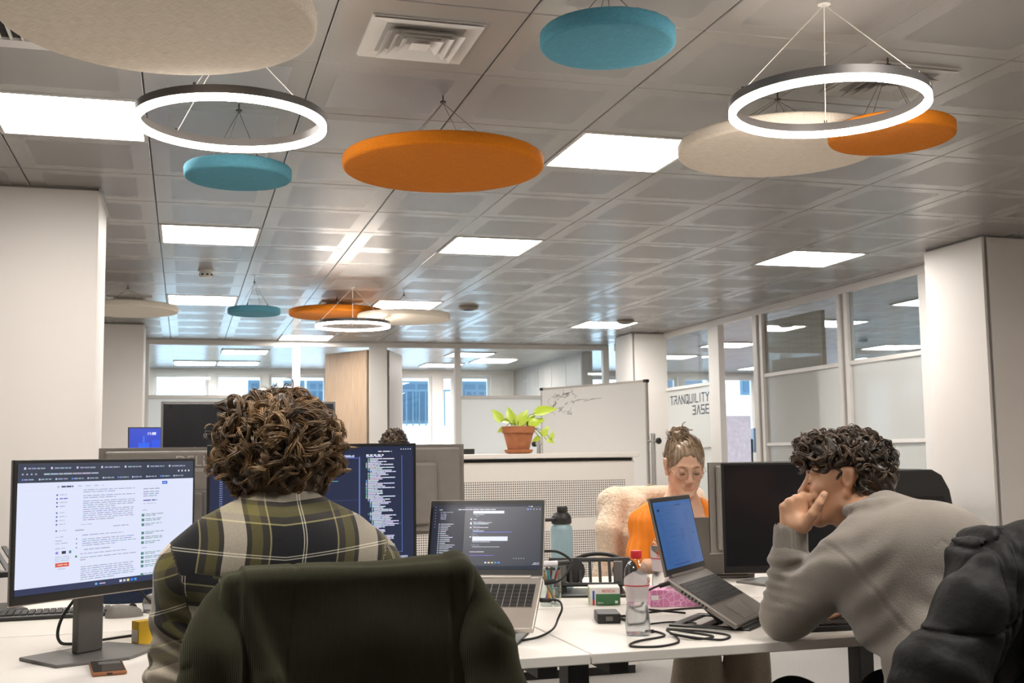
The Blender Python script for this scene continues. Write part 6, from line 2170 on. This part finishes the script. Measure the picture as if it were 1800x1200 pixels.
def fold3(P):
    x, y, z = P[:, 0], P[:, 1], P[:, 2]
    fa = np.exp(-(((x - 1.474) / .07) ** 2 + ((y - 2.615) / .08) ** 2))
    d = fa * .0060 * np.sin(z * 190 + 2.2 * np.sin(x * 45 + z * 20)) * np.clip((.965 - z) / .03, 0, 1) * np.clip((z - .80) / .05, 0, 1)
    d -= fa * .010 * np.exp(-((z - .948) / .012) ** 2)
    ua = np.clip((1.60 - x) / .05, 0, 1) * np.clip((2.60 - y) / .05, 0, 1)
    d += ua * .003 * np.sin((z + .5 * y) * 75 + 2 * np.sin(x * 30))
    tr = np.clip((x - 1.58) / .05, 0, 1) * np.clip((.95 - z) / .1, 0, 1)
    d += tr * .006 * np.sin((z * .9 + x * .55) * 62 + 1.5 * np.sin(x * 22)) * np.exp(-((x - 1.66) / .10) ** 2)
    sx = 1.478 + .55 * np.clip((1.0 - z), 0, .2)
    seam = np.exp(-((x - sx) / .0035) ** 2) * (z > .80) * (z < 1.03)
    seam2 = np.exp(-((x - sx - .011) / .004) ** 2) * (z > .80) * (z < 1.03)
    nk = (P - A3((1.685, 2.40, 1.045)))
    tri = np.exp(-((np.abs(nk[:, 0]) * .9 + nk[:, 2] + .040) / .0028) ** 2) * (np.abs(nk[:, 0]) < .055) * (y < 2.46) * (z > .99)
    return d + .0016 * seam - .0010 * seam2 + .0026 * tri
flesh('sweatshirt', S, (1.30, 2.05, .42), (2.10, 2.80, 1.18), .0045, 'cloth_sweat', p2, fold3)
S = SDF()
S.cap((1.4775, 2.600, .958), (1.479, 2.597, 1.012), .0445, .0425, .01)
S.cap((1.479, 2.597, 1.03), (1.480, 2.595, 1.07), .036, .036, .004, op='s')
flesh('cuff', S, (1.39, 2.50, .88), (1.57, 2.70, 1.08), .0035, 'cloth_rib', p2, disp=lambda P: .0012 * np.sin(np.arctan2(P[:, 1] - 2.598, P[:, 0] - 1.478) * 46))
S = SDF()
seated_legs(S, [(1.63, 2.29, .52), (1.82, 2.29, .52)], [(1.55, 2.74, .54), (1.84, 2.74, .54)], [(1.56, 2.70, .12), (1.84, 2.72, .12)], (.098, .075, .062), .04)
flesh('trousers', S, (1.38, 2.05, .03), (2.1, 2.95, .74), .008, 'cloth_black', p2)
for x in (1.56, 1.84): shoe(p2, (x, 2.71, .10), (0, 1, 0))

rng = np.random.default_rng(11)
S = SDF()
S.frame(O2, R2)
S.ell((0, -.018, .040), (.081, .100, .080), .02).ell((0, -.070, -.010), (.070, .046, .062), .04).ell((0, -.066, -.055), (.058, .036, .050), .03).ell((0, .052, .082), (.066, .052, .036), .03)
S.ell((0, .120, -.035), (.10, .080, .085), .02, op='s')
for x in (-1, 1): S.ell((x * .088, .006, -.020), (.034, .040, .052), .012, op='s').ell((x * .070, .045, -.050), (.045, .060, .060), .012, op='s').ell((x * .075, .022, -.060), (.05, .062, .055), .01, op='s')
S.frame()
V, Q = mesh_sdf(S, O2 - .22, O2 + .22, .005, disp=lambda P: .8 * lump(P))
parts = [(V, Q, np.full(len(V), .06))]
def keep2(q):
    if q[1] > .055 and q[2] < .060: return False
    if abs(q[0]) > .04 and q[1] > -.044 and q[2] < .046 and q[1] < .06: return False
    return q[2] > -.050 + (.03 if q[1] > -.06 else 0)
flow2 = lambda p, n, r_: R2 @ np.array([r_.normal(0, .6), r_.normal(.25, .6), r_.normal(-.15, .6)])
rt, nn = shell_points(rng, 340, O2, R2, (0, -.018, .036), (.082, .100, .082), keep2)
rt2, nn2 = shell_points(rng, 110, O2, R2, (0, -.062, -.045), (.062, .042, .052), lambda q: q[1] < -.046 and q[2] < .015)
parts.append(curls(rt2, nn2, rng, n_str=8, L=(.022, .042), amp=(.005, .009), turns=(.6, 1.3), lock=.0055, r=.0014, tone=(.0, .6), flow=lambda p, n, r_: np.array([r_.normal(0, .4), r_.normal(0, .4), -.8]), stand=(.0, .006)))
parts.append(curls(rt, nn, rng, n_str=8, L=(.028, .055), amp=(.006, .012), turns=(.7, 1.6), lock=.0055, r=.0014, tone=(.0, .8), flow=flow2, stand=(.0, .012)))
rt, nn = shell_points(rng, 110, O2, R2, (0, .052, .070), (.070, .056, .042), lambda q: q[2] > .062 or q[1] > .092)
parts.append(curls(rt, nn, rng, n_str=7, L=(.03, .06), amp=(.007, .013), turns=(.8, 1.6), lock=.005, r=.0013, tone=(.2, 1.0), flow=lambda p, n, r_: R2 @ np.array([r_.normal(0, .6), r_.normal(.7, .4), r_.normal(-.1, .5)]), stand=(.0, .014)))
rt, nn = shell_points(rng, 70, O2, R2, (0, -.018, .036), (.086, .104, .084), keep2)
parts.append(curls(rt, nn, rng, n_str=3, L=(.03, .055), amp=(.007, .013), turns=(.6, 1.4), lock=.004, r=.0008, tone=(.2, .9), flow=flow2, stand=(.004, .012)))
hair_object('hair', parts, 'hair_dark', p2)

office_chair('office chair carrying the black puffer jacket at the right', (1.785, 2.36, 0), -.05, 1.0)
j2 = thing('puffer_jacket', 'black quilted puffer jacket hung over the chair at the right edge', 'jacket', (1.72, 2.02, 0))
S = SDF()
S.box((1.80, 2.05, .70), (.235, .085, .345), .05, .02)
S.cap((1.64, 2.04, .995), (1.93, 2.04, 1.02), .052, k=.03)
S.cap((1.60, 2.03, .93), (1.50, 2.02, .70), .07, .085, .05).cap((1.50, 2.02, .70), (1.48, 2.02, .45), .085, .08, .05)
PL, PR, PH = SDF(), SDF(), SDF()
PL.chain([(1.628, 2.00, .975), (1.535, 1.975, .885), (1.435, 1.965, .765), (1.385, 1.96, .62), (1.36, 1.96, .44)], [.062, .076, .085, .086, .08], .03)
PR.chain([(1.90, 2.02, .98), (1.98, 1.985, .86), (2.03, 1.965, .72), (2.05, 1.96, .5)], [.055, .078, .080, .075], .03)
ring_caps(PH, (1.79, 1.958, .88), .105, .030, .0, .034, .03, 14)
PH.chain([(1.69, 1.955, .93), (1.66, 1.95, .80), (1.72, 1.945, .73), (1.82, 1.945, .72)], [.030, .034, .036, .034], .02)
PH.ell((1.79, 1.94, .90), (.070, .045, .085), .02, op='s')
def quilt(P):
    x, y, z = P[:, 0], P[:, 1], P[:, 2]
    w = .05 * np.sin(x * 9) + .35 * np.abs(x - 1.74)
    s = np.abs(np.sin((z + w) * PI / .14))
    d = -.0065 * np.sqrt(s + .02) + .004
    d += .003 * np.sin(x * 60 + 3 * np.sin(z * 30)) * (1 - s) + .0028 * np.sin(x * 48 + z * 37 + 2 * np.sin(z * 25))
    vs = np.exp(-((x - 1.585 - .3 * (z - .9)) / .006) ** 2) + np.exp(-((x - 1.52 - .25 * (z - .75)) / .006) ** 2)
    return d + .008 * vs + .006 * np.exp(-(s / .10) ** 2)
for nm, q in (('shell', S), ('sleeve', PL), ('sleeve', PR), ('hood', PH)):
    flesh(nm, q, (1.22, 1.84, .36), (2.18, 2.18, 1.15), .005, 'cloth_puffer', j2, quilt)
MB().tube(bez([(-.095, -.098, .78), (-.06, -.112, .70), (.02, -.115, .655), (.1, -.11, .66)], 8), .004, 6).build('zip', 'metal_black', j2, smooth=50)

# ------------------------------------------------------------------ person in orange across the desk
p3 = thing('person', 'person in an orange top with round glasses looking down', 'person', (2.03, 4.47, 0))
R3 = head_R(math.radians(-101.3), math.radians(-18), 0)
O3 = A3((2.018, 4.395, 1.158))
S = SDF()
add_head(S, O3, R3, .98, True)
S.cap(O3 + R3 @ A3((0, -.03, -.075)), (2.025, 4.46, 1.015), .048, .056, .03)
S.ell((2.025, 4.455, .88), (.145, .095, .17), .04).ell((2.03, 4.48, .66), (.13, .10, .22), .05)
S.cap((1.90, 4.465, .955), (2.15, 4.455, .955), .048, k=.04)
W_RS, W_RE, W_RW = A3((1.875, 4.465, .945)), A3((1.80, 4.40, .745)), A3((1.90, 4.20, .785))
W_LS, W_LE, W_LW = A3((2.175, 4.455, .945)), A3((2.25, 4.38, .745)), A3((2.12, 4.18, .785))
for sh, el, wr, sd in ((W_RS, W_RE, W_RW, 1), (W_LS, W_LE, W_LW, -1)):
    S.cap(sh, el, .042, .036, .03).cap(el, wr, .036, .024, .02)
    hand(S, wr, (.25 * sd, -1, -.12), (0, -.1, 1), (sd, .2, 0), .4, .92)
S.ell((1.97, 4.375, .88), (.055, .05, .06), .03).ell((2.07, 4.372, .88), (.055, .05, .06), .03)
seated_legs(S, [(1.95, 4.46, .53), (2.11, 4.46, .53)], [(1.90, 4.06, .53), (2.08, 4.04, .53)], [(1.88, 4.08, .10), (2.07, 4.06, .10)], (.07, .05, .034))
flesh('body', S, (1.66, 3.90, .02), (2.40, 4.75, 1.36), .0045, 'skin_fair', p3, attrs=lambda V: face_tint(V, O3, R3, .98, (.90, .66, .64)))
eyes(p3, O3, R3, .98, lowered=True)
S = SDF()
S.ell((2.025, 4.455, .87), (.158, .112, .175), .04).ell((2.03, 4.48, .66), (.148, .115, .23), .05)
S.ell((1.97, 4.368, .875), (.062, .055, .066), .03).ell((2.07, 4.365, .875), (.062, .055, .066), .03)
S.cap((1.895, 4.465, .955), (2.155, 4.455, .955), .056, k=.04)
for sh, el in ((W_RS, W_RE), (W_LS, W_LE)):
    S.ell(sh + (el - sh) * .12, (.068, .068, .068), .03)
    S.cap(sh + (el - sh) * .2, sh + (el - sh) * .92, .066, .052, .03)
S.box((2.02, 4.33, 1.005), (.075, .115, .068), .02, .012, op='s')
S.cap((2.02, 4.44, .985), (2.02, 4.40, 1.2), .066, .07, .01, op='s')
def fold4(P):
    x, y, z = P[:, 0], P[:, 1], P[:, 2]
    sl = np.clip((np.abs(x - 2.025) - .12) / .03, 0, 1)
    return sl * .005 * np.sin(np.arctan2(y - 4.45, x - 1.86) * 16 + z * 12) * np.clip((1.03 - z) / .05, 0, 1) + .0025 * np.sin(x * 55 + z * 33)
flesh('top', S, (1.66, 4.15, .44), (2.40, 4.75, 1.12), .005, 'cloth_orange', p3, fold4)
S = SDF()
seated_legs(S, [(1.95, 4.47, .53), (2.11, 4.47, .53)], [(1.90, 4.05, .54), (2.09, 4.03, .54)], [(1.87, 4.07, .12), (2.08, 4.05, .12)], (.10, .082, .105), .03)
flesh('trousers', S, (1.68, 3.86, .03), (2.30, 4.68, .74), .007, 'cloth_beige', p3, disp=lambda P: .006 * np.sin(P[:, 0] * 70 + 2 * np.sin(P[:, 2] * 12)) * np.clip((.5 - P[:, 2]) / .2, 0, 1))
for x in (1.87, 2.08): shoe(p3, (x, 4.06, .10), (0, -1, 0))
rng = np.random.default_rng(5)
S = SDF()
S.frame(O3, R3, .98)
S.ell((0, -.016, .036), (.079, .099, .086), .02).ell((.018, -.045, .125), (.034, .032, .026), .012)
S.ell((0, .143, .0), (.16, .081, .134), .008, op='s')
S.ell((0, .04, -.115), (.12, .10, .09), .02, op='s')
S.cap((-.06, -.05, -.075), (.06, -.05, -.075), .045, k=.03, op='s')
S.frame()
V, Q = mesh_sdf(S, O3 - .2, O3 + .2, .0045, disp=lambda P: .0016 * np.sin(P[:, 0] * 240 + 3 * np.sin(P[:, 2] * 40)))
BUN = O3 + R3 @ A3((.018, -.045, .12))
_q = (V - BUN) @ R3
_az = np.arctan2(_q[:, 1], _q[:, 0])
parts = [(V, Q, np.clip(.42 + .22 * np.sin(_az * 34 + 2 * np.sin(_az * 9)) + .16 * np.sin(_az * 71), 0, 1))]
def keep3(q):
    return not (q[1] > .042 and q[2] < .094) and q[2] > -.035 and not (abs(q[0]) > .05 and q[2] < .03 and q[1] > -.03)
def flow3(p, n, r_):
    d = BUN - p
    return d / (np.linalg.norm(d) + 1e-6) + r_.normal(0, .12, 3)
rt, nn = shell_points(rng, 170, O3, R3, (0, -.016, .036), (.0785, .0985, .0855), keep3)
parts.append(curls(rt, nn, rng, n_str=6, L=(.04, .085), amp=(.0008, .0022), turns=(.4, 1.0), lock=.0045, r=.0011, tone=(.1, 1.0), flow=flow3, stand=(.0, .004)))
bp_, bn_ = shell_points(rng, 60, BUN, R3, (0, 0, .006), (.031, .029, .023), lambda q: True)
parts.append(curls(bp_, bn_, rng, n_str=6, L=(.03, .06), amp=(.004, .008), turns=(.7, 1.4), lock=.004, r=.0011, tone=(.1, .9), flow=lambda p, n, r_: np.cross(n, R3[:, 2]) + r_.normal(0, .3, 3), stand=(0, .006)))
hair_object('hair', parts, 'hair_blond', p3)
mat('wire_gold', (.42, .30, .20), .3, metal=.9, noise=(30, .05))
g = MB()
for x in (-.034, .034):
    g.tube([tuple(O3 + R3 @ (A3((x + .0245 * math.cos(t), .1035 - .010 * abs((x + .0245 * math.cos(t)) / .06) ** 2, -.004 + .0235 * math.sin(t))) * .98) - A3(p3.location)) for t in np.linspace(0, 2 * PI, 29)], .0011, 6)
    sx = 1 if x > 0 else -1
    g.tube([tuple(O3 + R3 @ (A3(q) * .98) - A3(p3.location)) for q in ((sx * .058, .097, .004), (sx * .072, .085, .006), (sx * .080, .01, .006), (sx * .078, -.012, -.012))], .0010, 6)
g.tube([tuple(O3 + R3 @ (A3(q) * .98) - A3(p3.location)) for q in ((-.010, .1035, .002), (0, .108, .005), (.010, .1035, .002))], .0010, 6)
go = g.build('glasses', 'wire_gold', p3, smooth=60)
go['label'] = 'round thin gold wire glasses'

office_chair('office chair under the fluffy beige jacket', (2.02, 4.44, 0), PI, .98)
j3 = thing('teddy_jacket', 'fluffy beige teddy jacket over the chair of the person in orange', 'jacket', (2.0, 4.72, 0))
S = SDF()
S.box((2.0, 4.735, .77), (.245, .06, .285), .05, .02)
S.cap((1.83, 4.71, 1.015), (2.18, 4.71, 1.015), .055, k=.03)
S.chain([(1.83, 4.69, 1.0), (1.78, 4.66, .88), (1.755, 4.64, .70), (1.755, 4.65, .5)], [.06, .062, .06, .055], .025)
S.chain([(2.19, 4.69, 1.0), (2.25, 4.67, .88), (2.27, 4.65, .70), (2.27, 4.66, .5)], [.06, .062, .06, .055], .025)
S.chain([(1.90, 4.665, .99), (1.865, 4.64, .85), (1.875, 4.63, .62)], [.05, .058, .06], .02)
flesh('shell', S, (1.62, 4.52, .42), (2.40, 4.86, 1.15), .006, 'cloth_teddy', j3, disp=lambda P: .0022 * np.sin(P[:, 0] * 210 + 3 * np.sin(P[:, 2] * 90)) * np.sin(P[:, 2] * 190 + 3 * np.sin(P[:, 0] * 80)) + .005 * np.sin(P[:, 0] * 34 + 2 * np.sin(P[:, 2] * 8)) * np.clip((1.0 - P[:, 2]) / .1, 0, 1))
MB().tube([(-.05, .01, 1.066), (0, .0, 1.076), (.05, .01, 1.066)], .004, 6).build('hanger_loop', 'cloth_beige', j3)

# ------------------------------------------------------------------ someone far behind, only the hair shows
p4 = thing('person', 'distant person whose dark hair shows just above the grey monitor', 'person', (1.42, 7.98, 0))
R4 = head_R(-PI / 2 - .3, -.2)
O4 = A3((1.42, 7.93, 1.262))
S = SDF()
add_head(S, O4, R4)
S.ell((1.42, 7.98, .92), (.17, .11, .20), .04).ell((1.42, 7.98, .66), (.15, .11, .22), .05).cap((1.28, 7.98, 1.03), (1.56, 7.98, 1.03), .05, k=.04).cap((1.42, 7.96, 1.2), (1.42, 7.98, 1.05), .055, .06, .03)
for sx in (-1, 1):
    el, wr = A3((1.42 + sx * .24, 7.9, .78)), A3((1.42 + sx * .16, 7.66, .78))
    S.cap((1.42 + sx * .19, 7.98, 1.01), el, .048, .04, .03).cap(el, wr, .04, .027, .02)
    hand(S, wr, (0, -1, -.1), (0, 0, 1), (-sx, 0, 0), .4)
seated_legs(S, [(1.34, 7.98, .53), (1.5, 7.98, .53)], [(1.3, 7.56, .53), (1.54, 7.56, .53)], [(1.3, 7.56, .08), (1.54, 7.56, .08)], (.08, .06, .045))
flesh('body', S, (1.05, 7.3, .0), (1.8, 8.2, 1.45), .007, 'skin_warm', p4, attrs=lambda V: face_tint(V, O4, R4))
S = SDF()
S.ell((1.42, 7.98, .92), (.195, .13, .215), .04).ell((1.42, 7.98, .66), (.175, .13, .23), .05).cap((1.27, 7.98, 1.03), (1.57, 7.98, 1.03), .062, k=.04)
for sx in (-1, 1): S.cap((1.42 + sx * .19, 7.98, 1.01), (1.42 + sx * .235, 7.91, .80), .06, .055, .03)
flesh('shirt', S, (1.05, 7.6, .4), (1.8, 8.2, 1.2), .009, 'cloth_navy', p4)
rng = np.random.default_rng(3)
rt, nn = shell_points(rng, 200, O4, R4, (0, -.016, .04), (.082, .1, .09), lambda q: q[2] > .0 and not (q[1] > .06 and q[2] < .06))
hair_object('hair', [curls(rt, nn, rng, n_str=6, L=(.03, .05), amp=(.006, .01), lock=.007, r=.003, tone=(0, .6), S=10)], 'hair_dark', p4)
office_chair('office chair of the distant person', (1.42, 8.0, 0), PI, .95)
